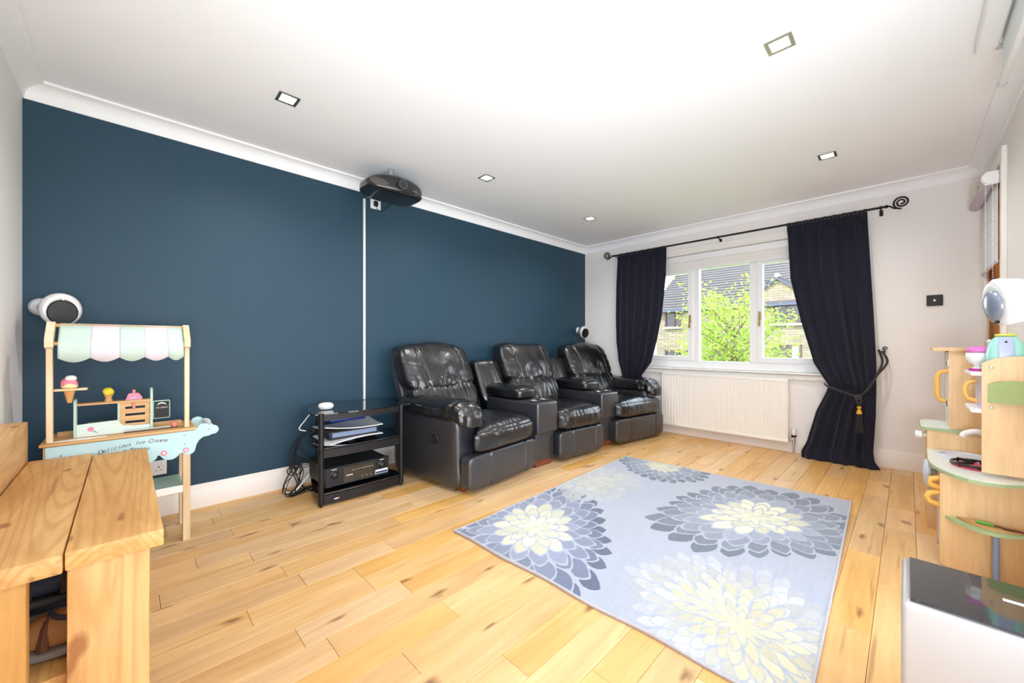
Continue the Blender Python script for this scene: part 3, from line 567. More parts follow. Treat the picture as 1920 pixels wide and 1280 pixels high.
# ------------------------------------------------------------------ rug
def rug():
    NX, NY = 560, 430
    A = np.array([1.300, 1.775]); B = np.array([3.302, 1.841]); Cc = np.array([3.414, .258]); D = np.array([1.345, .195])
    u = np.linspace(0, 1, NX+1)[None, :, None]; v = np.linspace(0, 1, NY+1)[:, None, None]
    P = (1-v)*((1-u)*A+u*B)+v*((1-u)*D+u*Cc); X = P[..., 0]; Y = P[..., 1]
    rs = np.random.RandomState(4)
    def nz(sx, sy, seed):  # smooth value noise
        r = np.random.RandomState(seed); g = r.rand(sy+2, sx+2); a = u[0, :, 0]*sx; b_ = v[:, 0, 0]*sy
        ia = np.minimum(a.astype(int), sx-1); ib = np.minimum(b_.astype(int), sy-1); fa = a-ia; fb = b_-ib; fa = fa*fa*(3-2*fa); fb = fb*fb*(3-2*fb)
        g00 = g[np.ix_(ib, ia)]; g10 = g[np.ix_(ib, ia+1)]; g01 = g[np.ix_(ib+1, ia)]; g11 = g[np.ix_(ib+1, ia+1)]
        return (g00*(1-fa)+g10*fa)*(1-fb[:, None])+(g01*(1-fa)+g11*fa)*fb[:, None]
    h = lambda c: np.array(hexc(c)[:3])
    base = h('#b9bcc8'); col = np.ones(X.shape+(3,))*base
    streak = nz(60, 420, 1)*.5+nz(20, 140, 2)*.5; big = nz(7, 5, 3)
    col *= (.93+.14*streak+.08*(big-.5))[..., None]
    cool = h('#a9b6cf'); k = (.25*nz(9, 7, 8))[..., None]; col = col*(1-k)+cool*k
    relief = np.zeros(X.shape)
    def flower(cx, cy, R, inner, outer, nin, rings, n0, seed, w=1.0, el=1.12, rot=.6, cut=None):
        nonlocal col, relief
        r = np.random.RandomState(seed); dx = X-cx; dy = Y-cy; c, s = math.cos(rot), math.sin(rot); ex = (dx*c+dy*s)/el; ey = (-dx*s+dy*c)*el**.5
        th = np.arctan2(ey, ex); rad = np.hypot(ex, ey)/R
        rad = rad*(1+.10*np.sin(th*2+seed)+.07*np.sin(th*3+1.7*seed)+.03*np.sin(th*7+seed))
        rc_ = np.linspace(.10, .86, rings)
        for i in range(rings-1, -1, -1):
            cnt = int(n0*(1+.32*i)); ln = .15+.02*i/rings if i else .15
            ph = r.rand()*6.28; a = ((th+ph)/(2*PI)*cnt); idx = np.floor(a).astype(int) % cnt; fa = (a-np.floor(a)-.5)*2
            jit = r.uniform(-.03, .03, cnt)[idx]; lj = r.uniform(.85, 1.15, cnt)[idx]*ln; rc = rc_[i]+jit; arcw = np.abs(fa)*PI/cnt*np.maximum(rad, .02)
            t = (rad-(rc-lj))/(2*lj); ok = (t > 0) & (t < 1); tt = np.clip(t, 0, 1); halfw = .93*PI/cnt*(rc_[i]+.05); prof = np.sin(PI*tt**1.25)**.75
            big = ok & (arcw < halfw*prof); t2 = np.clip((rad-(rc-lj+.018))/(2*lj-.036), 0, 1); small = (t2 > 0) & (t2 < 1) & (arcw < (halfw*np.sin(PI*t2**1.25)**.75-.011))
            fr = i/(rings-1); shade = r.uniform(.84, 1.14, cnt)[idx]
            if i < nin: cc = np.array(inner)
            else:
                g = (i-nin)/max(1, rings-1-nin); cc = np.array(outer[0])*(1-g)+np.array(outer[1])*g
            cc = cc[None, None, :]*shade[..., None]*(.92+.16*streak)[..., None]
            gap = np.array(h('#b8bfcd'))[None, None, :]*(.93+.12*streak)[..., None]
            wb = (w*big)[..., None]; col = col*(1-wb)+gap*wb; ws = (w*small)[..., None]; col = col*(1-ws)+cc*ws; relief[small] += .0006
    cream = h('#e8e4c6'); g1 = h('#a5abbd'); g2 = h('#6c7587')
    flower(1.66, 1.50, .52, cream, (h('#969cb4'), h('#5c6680')), 3, 7, 9, 11)
    flower(2.70, .65, .53, h('#eae6c8'), (h('#a2a8b8'), h('#747b88')), 3, 7, 9, 5, rot=-.3)
    flower(1.62, .44, .43, h('#ecdfb4'), (h('#dcd6c4'), h('#cccace')), 4, 8, 11, 23, w=.8)
    flower(3.24, 1.47, .36, h('#dfdcb8'), (h('#9aa2b0'), h('#6f7988')), 2, 6, 10, 9)
    flower(2.55, 1.66, .34, h('#e2d9b8'), (h('#d5d0b8'), h('#c5c6c2')), 2, 6, 10, 31, w=.55)
    edge = np.minimum(np.minimum(u[..., 0], 1-u[..., 0])*2.03, np.minimum(v[..., 0], 1-v[..., 0])*1.6)+0*X
    bord = edge < .008; col[bord] = h('#c9c4c8'); relief[bord] += .002
    Z = .009+relief+.0006*nz(200, 150, 12)+.004*np.exp(-edge/.05)*np.clip(nz(9, 7, 6)-.45, 0, 1)*3
    wav = np.where(u[..., 0] < .03, .005*np.sin(v[..., 0]*20), 0); Xw = X+wav*(1-u[..., 0]/.03)
    V = np.stack([Xw, Y, Z], -1).reshape(-1, 3); W = NX+1
    idx = (np.arange(NY)[:, None]*W+np.arange(NX)[None, :]).reshape(-1); F = np.stack([idx, idx+W, idx+W+1, idx+1], -1)
    rim = np.concatenate([np.arange(W), np.arange(1, NY+1)*W+NX, (NY*W+NX-1)-np.arange(NX), (np.arange(NY-1, 0, -1))*W])
    Vb = V[rim].copy(); Vb[:, 2] = .0005; nb = len(V); nr = len(rim); F2 = np.stack([rim, nb+np.arange(nr), nb+(np.arange(nr)+1) % nr, np.roll(rim, -1)], -1)[:, ::-1]
    org = np.array([2.35, 1.0, 0]); VV = np.concatenate([V, Vb])-org; FF = np.concatenate([F[:, ::1], F2])
    me = bpy.data.meshes.new('rug'); me.from_pydata(VV.tolist(), [], FF.tolist())
    ca = me.color_attributes.new('pile_colour', 'FLOAT_COLOR', 'POINT'); cf = np.clip(col.reshape(-1, 3)*.80, 0, 1); side = np.tile(h('#8a6a50'), (nr, 1)); cf = np.concatenate([cf, side]); ca.data.foreach_set('color', np.concatenate([cf, np.ones((len(cf), 1))], 1).astype(np.float32).ravel())
    me.polygons.foreach_set('use_smooth', [True]*len(me.polygons))
    m = bpy.data.materials.new('printed_rug_pile'); m.use_nodes = True; n = m.node_tree; b = n.nodes['Principled BSDF']; b.inputs['Roughness'].default_value = .9; b.inputs['Sheen Weight'].default_value = .25
    at = n.nodes.new('ShaderNodeVertexColor'); at.layer_name = 'pile_colour'; n.links.new(at.outputs[0], b.inputs['Base Color'])
    t = n.nodes.new('ShaderNodeTexCoord'); ns = n.nodes.new('ShaderNodeTexNoise'); ns.inputs['Scale'].default_value = 300; bp = n.nodes.new('ShaderNodeBump'); bp.inputs['Strength'].default_value = .4; bp.inputs['Distance'].default_value = .003
    n.links.new(t.outputs['Object'], ns.inputs['Vector']); n.links.new(ns.outputs[0], bp.inputs['Height']); n.links.new(bp.outputs[0], b.inputs['Normal'])
    me.materials.append(m); o = bpy.data.objects.new('rug', me); C.objects.link(o); o.location = org; me.update()
    return tag(o, 'large pale grey rug printed with blue, grey and yellow dahlia flowers', 'rug')
rug()

# ------------------------------------------------------------------ reclining sofa
sofa = thing('recliner_sofa', 'black leather three seat cinema sofa with two cup holder consoles', 'sofa', (3.0, 2.6, 0))
def ridge(x): return 1-abs(x)*2
def wr_n(v, sx, sy, sz, seed=0): return ridge(noise.noise(Vector((v.x*sx+seed, v.y*sy, v.z*sz))))
WOODF = wood('red_brown_foot', '#8a4a2c', '#5c2a18', 0, 8, .4)
def unit(F, yaw):
    return Matrix.Translation((F[0], F[1], 0)) @ Matrix.Rotation(math.radians(yaw), 4, 'Z')
def pil(M, name, f, p=5, N=26, post=None, parent=None, m=None, label=None):
    q = MB(); q.puff(f, N=N, p=p, post=post); q.xf(M); return q.build(name, m or LEATHER, parent or sofa, smooth=60, label=label)
def seat(M, x0, x1, bx0, bx1, fx0, fx1, seed, ax=None):
    cx, hw = (x0+x1)/2, (x1-x0)/2; bcx, bhw = (bx0+bx1)/2, (bx1-bx0)/2; fcx, fhw = (fx0+fx1)/2, (fx1-fx0)/2
    yc = lambda z: .63+(z-.45)*.44
    # upper (head) cushion
    def f(x, y, z):
        Z = .86+.195*z; bul = .045*max(0, 1-x*x)*max(0, 1-(z+.3)**2*.6); w_ = 1+.02*math.sin((z+1)*1.4)-.02*max(0, z)**2
        X = bcx+bhw*w_*x; return (X, yc(Z)+(.085+.02*(1-z*z))*y-(bul if y < 0 else 0)+.012*(X-bcx)**2, Z+.006*math.cos(x*2.2)*max(0, z)+.007*math.sin(x*4+seed)*max(0, z))
    def post(v):
        lx = (v.x-bcx)/bhw; d = 0
        for sx in (-.52+.10*(v.z-.7)*3*-1, .60+.1*(v.z-.7)): d -= .015*math.exp(-((lx-sx)/.022)**2)
        low = math.exp(-((v.z-.68)/.10)**2); cent = math.exp(-((lx-.1)/.42)**2)
        d += .020*low*(wr_n(v, 15, 0, 2.6, seed)-.55)*(.4+cent) ; d -= .018*math.exp(-((v.z-.79)/.05)**2)*math.exp(-((lx-.05-.2*math.sin(seed))/.16)**2)
        rad = noise.noise(Vector((lx*3+seed, v.z*9, seed))); d += .009*rad*cent + .006*(wr_n(v, 5, 0, 16, seed+3)-.5)*math.exp(-((abs(lx)-.85)/.25)**2)
        d += .004*wr_n(v, 30, 8, 10, seed+9)*low
        return d
    pil(M, 'headrest_cushion', f, 5.6, 60, post)
    def f2(x, y, z):
        Z = .58+.155*z; return (bcx+bhw*(.97-.03*z)*x, yc(Z)-.015+(.10)*y-(.035*(1-x*x)*(1-z*z) if y < 0 else 0), Z)
    pil(M, 'lumbar_cushion', f2, 4.5, 44, lambda v: .012*(wr_n(v, 17, 0, 4, seed+5)-.5)*(1 if v.z > .5 else .3)-.01*math.exp(-((abs((v.x-bcx)/bhw)-.62)/.03)**2))
    # seat cushion with T-shaped front
    def f3(x, y, z):
        Y = .30+.335*y; ff = max(0, min(1, (.10-Y)/.10)); a, e = x0+(fx0-x0)*ff, x1+(fx1-x1)*ff
        dz = .028*(1-x*x)*(1-y*y) if z > 0 else 0; front = max(0, (.06-Y)/.10)**2*.035
        return ((a+e)/2+(e-a)/2*x, Y, .368+.092*z+dz-(front if z > 0 else 0))
    pil(M, 'seat_cushion', f3, 5.5, 44, lambda v: .006*(wr_n(v, 22, 5, 7, seed+2)-.5)-.007*math.exp(-((v.z-.425)/.006)**2)*(1 if v.y < .02 else 0)+.003*noise.noise(v*14))
    # footrest in three panels
    pil(M, 'footrest', lambda x, y, z: (fcx+fhw*x, .045+.058*y+(.014*max(0, -z-.5)), .155+.120*z-.01*max(0, -y)*max(0, -z)), 8, 64, lambda v: .002*noise.noise(v*9)-.013*(math.exp(-((v.x-fx0-(fx1-fx0)*.27)/.009)**2)+math.exp(-((v.x-fx0-(fx1-fx0)*.80)/.009)**2)), m=LEATH2)
    q = MB().box(x0+.01, x1-.01, .09, .82, .05, .30, .01); q.xf(M); q.build('base_frame', LEATH2, sofa)
    q = MB()
    q.puff(lambda x, y, z: (bcx+bhw*.96*x, yc(.55+.42*z)+.115+.045*y, .55+.44*z), N=14, p=8); q.xf(M); q.build('back_shell', LEATH2, sofa, smooth=60)
M1, M2, M3 = unit((2.06, 2.14), 6), unit((3.03, 2.12), -5), unit((3.95, 2.03), -8)
seat(M1, -.21, .375, -.40, .33, -.40, .38, 1.3)
seat(M2, -.33, .33, -.37, .31, -.32, .30, 4.1)
seat(M3, -.375, .25, -.35, .36, -.40, .44, 7.7)
def arm(M, x0, x1, outer, seed):
    cx, hw = (x0+x1)/2, (x1-x0)/2
    o = pil(M, 'armrest', lambda x, y, z: (cx+hw*x*(1+.05*max(0, z)), .49+.385*y-(.03*max(0, -z)**2 if y < 0 else 0), .285+.255*z), 9, 22, lambda v: .0015*noise.noise(v*8)-.003*math.exp(-((v.y-.38)/.006)**2), m=LEATH2)
    def f(x, y, z):
        Y = .42+.40*y; fr_ = max(0, (.16-Y)/.14); return (cx+(hw+.022)*x, Y-.012*fr_, .562+.070*z+.018*(1-x*x)-.07*fr_**2.0-(.015 if z < 0 else 0)*fr_)
    pil(M, 'arm_pad', f, 3.8, 50, lambda v: .014*(wr_n(v, 6, 24, 6, seed)-.5)*math.exp(-((v.y-.14)/.12)**2)+.004*wr_n(v, 9, 9, 9, seed)-.006*math.exp(-((v.y-.62)/.01)**2))
    for yy in (.14, .80):
        q = MB().box(cx-.035, cx+.035, yy-.035, yy+.035, 0, .045, .005); q.xf(M); q.build('foot', WOODF, sofa)
    if outer:
        sx = x0-.004 if outer < 0 else x1+.004
        q = MB().lathe([(.030, 0), (.036, .004), (.034, .009), (.028, .006), (.010, .004)], (0, 0, 0), 24, Matrix.Rotation(-PI/2*1 if outer < 0 else PI/2, 4, 'Y')); q.xf(Matrix.Translation((sx, .33, .36))); q.box(sx-.008, sx+.002, .325, .335, .335, .385, .002); q.xf(M); q.build('recline_handle', BLKPL, sofa)
arm(M1, -.42, -.215, -1, 2.0); arm(M3, .255, .475, 1, 6.0)
def console(F, yaw, seed):
    M = unit(F, yaw)
    q = MB().box(-.133, .133, 0, .66, .29, .555, .018, seg=3); q.xf(M); con = q.build('console', LEATH2, sofa)
    q = MB().box(-.122, .122, .035, .66, .055, .292, .012, seg=2); q.xf(M); q.build('console_base', LEATH2, sofa)
    for fy in (.05, .55): q = MB().box(-.105, .105, fy, fy+.075, 0, .056, .004); q.xf(M); q.build('foot', WOODF, sofa)
    for s in (-1, 1):
        q = MB().lathe([(.036, .001), (.047, .004), (.052, .008), (.047, .012), (.038, .008), (.036, .0015)], (s*.062, .10, .555), 28); q.xf(M)
        ch = q.build('cup_holder', mat('cup_holder_gunmetal', '#a5a6aa', .2, metal=1), con)
        q = MB().lathe([(.036, 0), (.0, .0005)], (s*.062, .10, .5565), 24); q.xf(M); q.build('cup_well', mat('cup_well_black', '#060607', .6), con)
    def f(x, y, z):
        Y = .47+.245*y; fr_ = max(0, (.30-Y)/.09); return (.132*x, Y, .605+.052*z+.018*(1-x*x)*(1 if z > 0 else 0)-.02*fr_*(1 if z > 0 else 0))
    pil(M, 'console_lid', f, 5, 30, lambda v: .003*noise.noise(v*10))
    def f2(x, y, z):
        Z = .69+.20*z; return (.172*x+.0, .745+(Z-.6)*.42+.07*y-.02*(1-x*x)*(1 if y < 0 else 0), Z)
    pil(M, 'console_back', f2, 6, 26, lambda v: .004*(wr_n(v, 12, 0, 3, seed)-.5))
console((2.575, 2.165), 0, 3.0); console((3.53, 2.14), -7, 5.0)

# ------------------------------------------------------------------ media stand
ts = thing('media_stand', 'black three tier glass and metal media stand beside the sofa', 'stand', (1.18, 2.86, 0))
BGL = mat('black_shelf_glass', '#0b0c0f', .05, spec=.9, coat=.6)
def shelf_poly(x0, x1, y0, y1, bow=.03):
    n = 10; return [(x0+(x1-x0)*i/n, y0-bow*math.sin(PI*i/n)) for i in range(n+1)]+[(x1+.01, y0+.1), (x1-.09, y1), (x0+.09, y1), (x0-.01, y0+.1)]
for i, z in enumerate((.592, .368, .074)):
    MB().prism(shelf_poly(.86 if i == 0 else .885, 1.53 if i == 0 else 1.465, 2.655, 3.12, .03 if i == 0 else .015), 2, z, z+.008).build('shelf', BGL, ts, smooth=False)
for z0, z1 in ((.552, .590), (.312, .364), (.012, .070)):
    pts = [(.893+(1.457-.893)*i/10, 2.65-.015*math.sin(PI*i/10)) for i in range(11)]
    MB().prism(pts+[(x, y+.018) for x, y in pts[::-1]], 2, z0, z1).build('crossbar', BLACKM, ts, smooth=False)
for x, y in ((.893, 2.65), (1.457, 2.65), (1.02, 3.09), (1.36, 3.09)):
    q = MB()
    for a, e in ((.014, .355), (.372, .602)): q.cyl((x, y, a), (x, y, e), .017, n=20)
    q.cyl((x, y, .35), (x, y, .38), .013, n=16).cyl((x, y, 0), (x, y, .016), .005, .009, n=10); q.build('post', BLACKM, ts)
MB().sph((.985, 2.632, .040), .022, (1, .25, .32)).build('badge', SILV, ts)
# receiver
rc = thing('av_receiver', 'black home cinema receiver with two dials on the lowest shelf', 'receiver', (1.16, 2.87, .083))
MB().box(.94, 1.38, 2.715, 3.03, .098, .222, .004).build('case', mat('dark_grey_metal_case', '#3a3836', .5, metal=.4), rc)
q = MB()
for k in range(9): q.box(.9385, .941, 2.77+k*.022, 2.778+k*.022, .14, .21)
q.build('side_vents', BLKPL, rc, smooth=False)
MB().box(.935, 1.385, 2.700, 2.717, .094, .226, .004).build('front_panel', mat('receiver_front', '#2b2c31', .35, metal=.5), rc)
MB().box(1.055, 1.275, 2.6985, 2.7005, .104, .208, .001).build('display', mat('display_glass', '#3a342c', .12), rc)
for x, z in ((.995, .172), (1.33, .172)):
    MB().lathe([(.026, 0), (.027, .003), (.021, .006), (.020, .020), (.017, .022), (.0, .0222)], (x, 2.70, z), 28, Matrix.Rotation(PI/2, 4, 'X')).build('dial', BLKPL, rc)
for x in (.985, 1.335):
    for y in (2.76, 2.97): MB().cyl((x, y, .0822), (x, y, .099), .018).build('foot', BLKPL, rc)
WPRINT = mat('white_print', '#e8e8ea', .5)
for bx in ((1.28, 1.375, .112, .142),): MB().box(bx[0], bx[1], 2.6975, 2.6998, bx[2], bx[3]).build('badge_sticker', WPRINT, rc, smooth=False); MB().box(bx[0]+.003, bx[1]-.003, 2.697, 2.698, bx[2]+.003, bx[3]-.013).build('badge_print', mat('navy_print', '#23315c', .5), rc, smooth=False)
q = MB()
for k, x in enumerate((1.112, 1.128, 1.144, 1.160)): q.box(x, x+.006, 2.6978, 2.6986, .180, .183)
for k in range(10): q.box(1.175+k*.009, 1.181+k*.009, 2.6978, 2.6986, .180, .182)
q.box(.975, 1.01, 2.6988, 2.6998, .207, .211).box(1.315, 1.345, 2.6988, 2.6998, .207, .211).box(1.075, 1.083, 2.6978, 2.6986, .148, .156).box(1.108, 1.116, 2.6978, 2.6986, .148, .156).box(1.086, 1.105, 2.6978, 2.6986, .149, .155)
for k in range(3): q.box(1.18+k*.03, 1.19+k*.03, 2.6978, 2.6986, .125, .127)
q.build('front_lettering', WPRINT, rc, smooth=False)
# games console
gc = thing('games_console', 'white and black winged games console lying on the middle shelf', 'games console', (1.14, 2.83, .377))
def plate(z0, s):
    q = MB(); NX_, NY_ = 24, 16; top = []
    def zz(i, j):
        x = i/NX_*2-1; y = j/NY_*2-1; return z0+s*(.006+.030*(abs((x+y)/2)**2)+.006*x*x)
    for th in (0, .006):
        top.append([[q.b.verts.new((1.14+.20*(i/NX_*2-1), 2.83+.128*(j/NY_*2-1), zz(i, j)+th)) for j in range(NY_+1)] for i in range(NX_+1)])
    fs = []
    for g in top:
        for i in range(NX_):
            for j in range(NY_): fs.append(q.b.faces.new((g[i][j], g[i+1][j], g[i+1][j+1], g[i][j+1])))
    rim = [(i, 0) for i in range(NX_+1)]+[(NX_, j) for j in range(1, NY_+1)]+[(i, NY_) for i in range(NX_-1, -1, -1)]+[(0, j) for j in range(NY_-1, 0, -1)]
    for k in range(len(rim)): a = rim[k]; c = rim[(k+1) % len(rim)]; fs.append(q.b.faces.new((top[0][a[0]][a[1]], top[0][c[0]][c[1]], top[1][c[0]][c[1]], top[1][a[0]][a[1]])))
    bmesh.ops.recalc_face_normals(q.b, faces=fs); return q
plate(.452, 1).build('side_plate', WHPL, gc); plate(.409, -1).build('side_plate', WHPL, gc)
MB().box(.965, 1.325, 2.725, 2.945, .402, .462, .006).build('core', mat('console_core_black', '#0e0f14', .15, coat=.5), gc)
MB().box(.99, 1.30, 2.722, 2.7255, .418, .448).build('front_strip', mat('console_grey_strip', '#7f8fae', .3, metal=.3), gc, smooth=False)
MB().cyl((1.14, 2.83, .3765), (1.14, 2.83, .402), .07, n=28).build('stand_foot', BLKPL, gc)
bx = thing('router', 'flat blue and white router box above the games console', 'router', (1.15, 2.9, .497))
MB().box(1.02, 1.27, 2.84, 3.0, .497, .525, .006, seg=2).build('case', mat('royal_blue_plastic', '#1f2f86', .3), bx); MB().box(1.06, 1.16, 2.86, 2.93, .5255, .545, .008, seg=2).build('lid_box', mat('grey_plastic', '#a9adb5', .4), bx)
pk = tag(MB().lathe([(.02, 0), (.040, .004), (.049, .016), (.050, .024), (.045, .036), (.03, .043), (.0, .045)], (.985, 2.83, .6005), 32).build('smart_speaker', mat('white_speaker_mesh', '#e9e9e9', .7, bump=.3, bscale=900)), 'small round white smart speaker on top of the black media stand', 'speaker')
q = MB(); rnd = random.Random(9)
for k in range(9):
    x = .90-.03*k*.6; y0 = 3.02+.02*rnd.random(); q.tube(lerp3([(.96+.01*k, 3.05, rnd.choice((.15, .42, .45))), (.90-.008*k, 3.06+.004*k, .40-.03*k), (.84+rnd.uniform(-.02, .05), 3.10, .28-.02*k), (.88+rnd.uniform(-.06, .04), 3.08, .16), (.86+rnd.uniform(-.08, .05), 3.06, .06), (.84+rnd.uniform(-.05, .12), 3.05+rnd.uniform(-.12, .06), .006), (.97+.02*k, 3.10, .008)], 8), .0028 if k % 3 else .004, n=6)
q.tube([(.86+.05*math.cos(t), 3.08, .15+.035*math.sin(t)) for t in [2*PI*i/18 for i in range(18)]], .0035, n=6, closed=True)
tag(q.build('cable_bundle', mat('black_cable', '#121214', .5)), 'tangle of black cables behind the left of the media stand', 'cables')
tag(MB().tube(lerp3([(1.0, 3.06, .60), (.93, 3.08, .50), (.89, 3.085, .44), (.93, 3.07, .42)]), .004, n=6).build('white_cable', WHPL), 'thin white cable hanging below the smart speaker', 'cables')
tag(MB().tube(lerp3([(.80, 3.08, .008), (.85, 3.03, .02), (.93, 3.05, .09), (.97, 3.06, .12)]), .006, n=6).build('white_cable', WHPL), 'thick white cable running from the floor into the media stand', 'cables')

# ------------------------------------------------------------------ trunking, sockets, wall plates
tag(MB().box(1.413, 1.433, Y1-.014, Y1-.0005, .15, 2.27, .003).build('cable_trunking', mat('trunking_white', '#e3e3e3', .4)), 'narrow white vertical cable trunking on the blue wall', 'trunking')
def socket(name, label, x0, z0, wd, gang, plug=False, cord=None):
    t = thing(name, label, 'socket', (x0+wd/2, Y1, z0)); q = MB().box(x0, x0+wd, Y1-.011, Y1-.0005, z0, z0+.086, .003); q.build('face_plate', WHPL, t)
    for g in range(gang):
        cx = x0+wd*(g+.5)/gang; cz = z0+.043; q = MB().box(cx-.003, cx+.003, Y1-.0118, Y1-.010, cz+.002, cz+.010).box(cx-.014, cx-.008, Y1-.0118, Y1-.010, cz-.016, cz-.012).box(cx+.008, cx+.014, Y1-.0118, Y1-.010, cz-.016, cz-.012); q.build('pin_slots', BLKPL, t, smooth=False)
        q = MB().box(cx+.014, cx+.024, Y1-.0145, Y1-.010, cz+.012, cz+.030, .002); q.build('switch', WHPL, t)
    return t
socket('double_socket', 'white double wall socket low on the blue wall behind the ice cream stand', .033, .255, .146, 2)
s1 = socket('single_socket', 'white wall socket with a black plug under the ceiling projector', 1.478, 2.205, .09, 1)
pg = MB().box(1.500, 1.535, Y1-.034, Y1-.0122, 2.225, 2.27, .006, seg=2); pg.cyl((1.518, Y1-.030, 2.247), (1.518, Y1-.036, 2.247), .016); tag(pg.build('plug', BLKPL), 'black mains plug in the white socket high on the blue wall', 'plug')
tag(MB().tube(lerp3([(1.518, Y1-.025, 2.226), (1.535, Y1-.03, 2.195), (1.57, Y1-.05, 2.20), (1.60, Y1-.15, 2.25), (1.56, Y1-.30, 2.275)]), .0032, n=6).tube(lerp3([(1.423, Y1-.008, 2.268), (1.43, Y1-.04, 2.30), (1.44, Y1-.2, 2.30), (1.45, Y1-.32, 2.28)]), .003, n=6).build('projector_cable', BLKPL), 'thin black cables running from the wall to the ceiling projector', 'cables')
wp = thing('thermostat_plate', 'small square black control plate on the cream wall right of the curtain', 'wall plate', (X1, -.152, 1.358))
MB().box(X1-.012, X1-.0005, -.197, -.107, 1.358, 1.445, .002).build('face_plate', mat('black_gloss_plate', '#121214', .5), wp)
MB().lathe([(.008, 0), (.009, .002), (.006, .003), (.0, .003)], (X1-.012, -.152, 1.402), 18, Matrix.Rotation(-PI/2, 4, 'Y')).build('button', SILV, wp)
al = thing('alarm_sensor', 'cream rectangular alarm sensor in the corner above the timber door', 'sensor', (X1-.02, -.375, 2.11))
MB().box(X1-.045, X1-.0005, -.402, -.343, 2.112, 2.262, .008, seg=2).build('case', mat('cream_plastic', '#efe9db', .4), al); MB().box(X1-.048, X1-.044, -.392, -.353, 2.125, 2.205, .003).build('lens', mat('sensor_lens', '#f7f4ec', .3), al); MB().sph((X1-.046, -.373, 2.235), .004, n=8).build('indicator', BLKPL, al)

# ------------------------------------------------------------------ projector
pj = thing('projector', 'black rounded ceiling projector with a lens facing the room', 'projector', (1.47, 2.80, 2.2))
PB = mat('projector_black_gloss', '#1a1b1f', .18, coat=.4)
MB().cyl((1.465, 2.82, 2.25), (1.465, 2.82, H-.001), .022, n=24).build('ceiling_mount', mat('grey_metal', '#a8a6a2', .4, metal=.5), pj)
def fp(x, y, z):
    e = abs(x)**2; return (1.475+.225*x, 2.80+.150*y*(1-.10*e)+.035*e, 2.236+.072*z*(1-.30*e)+(.014*(1-e)*(1-y*y) if z > 0 else 0))
MB().puff(fp, N=26, p=4.2).build('body', PB, pj, smooth=60)
MB().cyl((1.462, 2.66, 2.232), (1.462, 2.622, 2.230), .036, n=32).build('lens_barrel', mat('gunmetal_ring', '#57585a', .35, metal=.7), pj)
MB().cyl((1.462, 2.6218, 2.230), (1.462, 2.617, 2.2298), .024, n=32).build('lens', mat('lens_glass', '#0a0a14', .03, coat=1), pj)
q = MB().sph((1.300, 2.676, 2.222), .068, (1, .17, .46), 24, Matrix.Rotation(math.radians(-17), 4, 'Z') @ Matrix.Rotation(math.radians(8), 4, 'Y')); q.build('air_intake', mat('intake_grille', '#55504e', .6, bump=.6, bscale=300), pj)
q = MB().tube(lerp3([(1.28, 2.675, 2.19), (1.37, 2.648, 2.187), (1.46, 2.64, 2.19)]), .002, n=6).tube(lerp3([(1.55, 2.645, 2.215), (1.62, 2.665, 2.208), (1.685, 2.72, 2.205)]), .003, n=6); q.build('trim_line', SILV, pj)
tag(MB().tube(lerp3([(1.57, 2.80, 2.27), (1.60, 2.79, 2.315), (1.64, 2.80, 2.31), (1.65, 2.82, 2.27)]), .003, n=6).build('looped_cable', BLKPL), 'small black cable loop on top of the ceiling projector', 'cables')

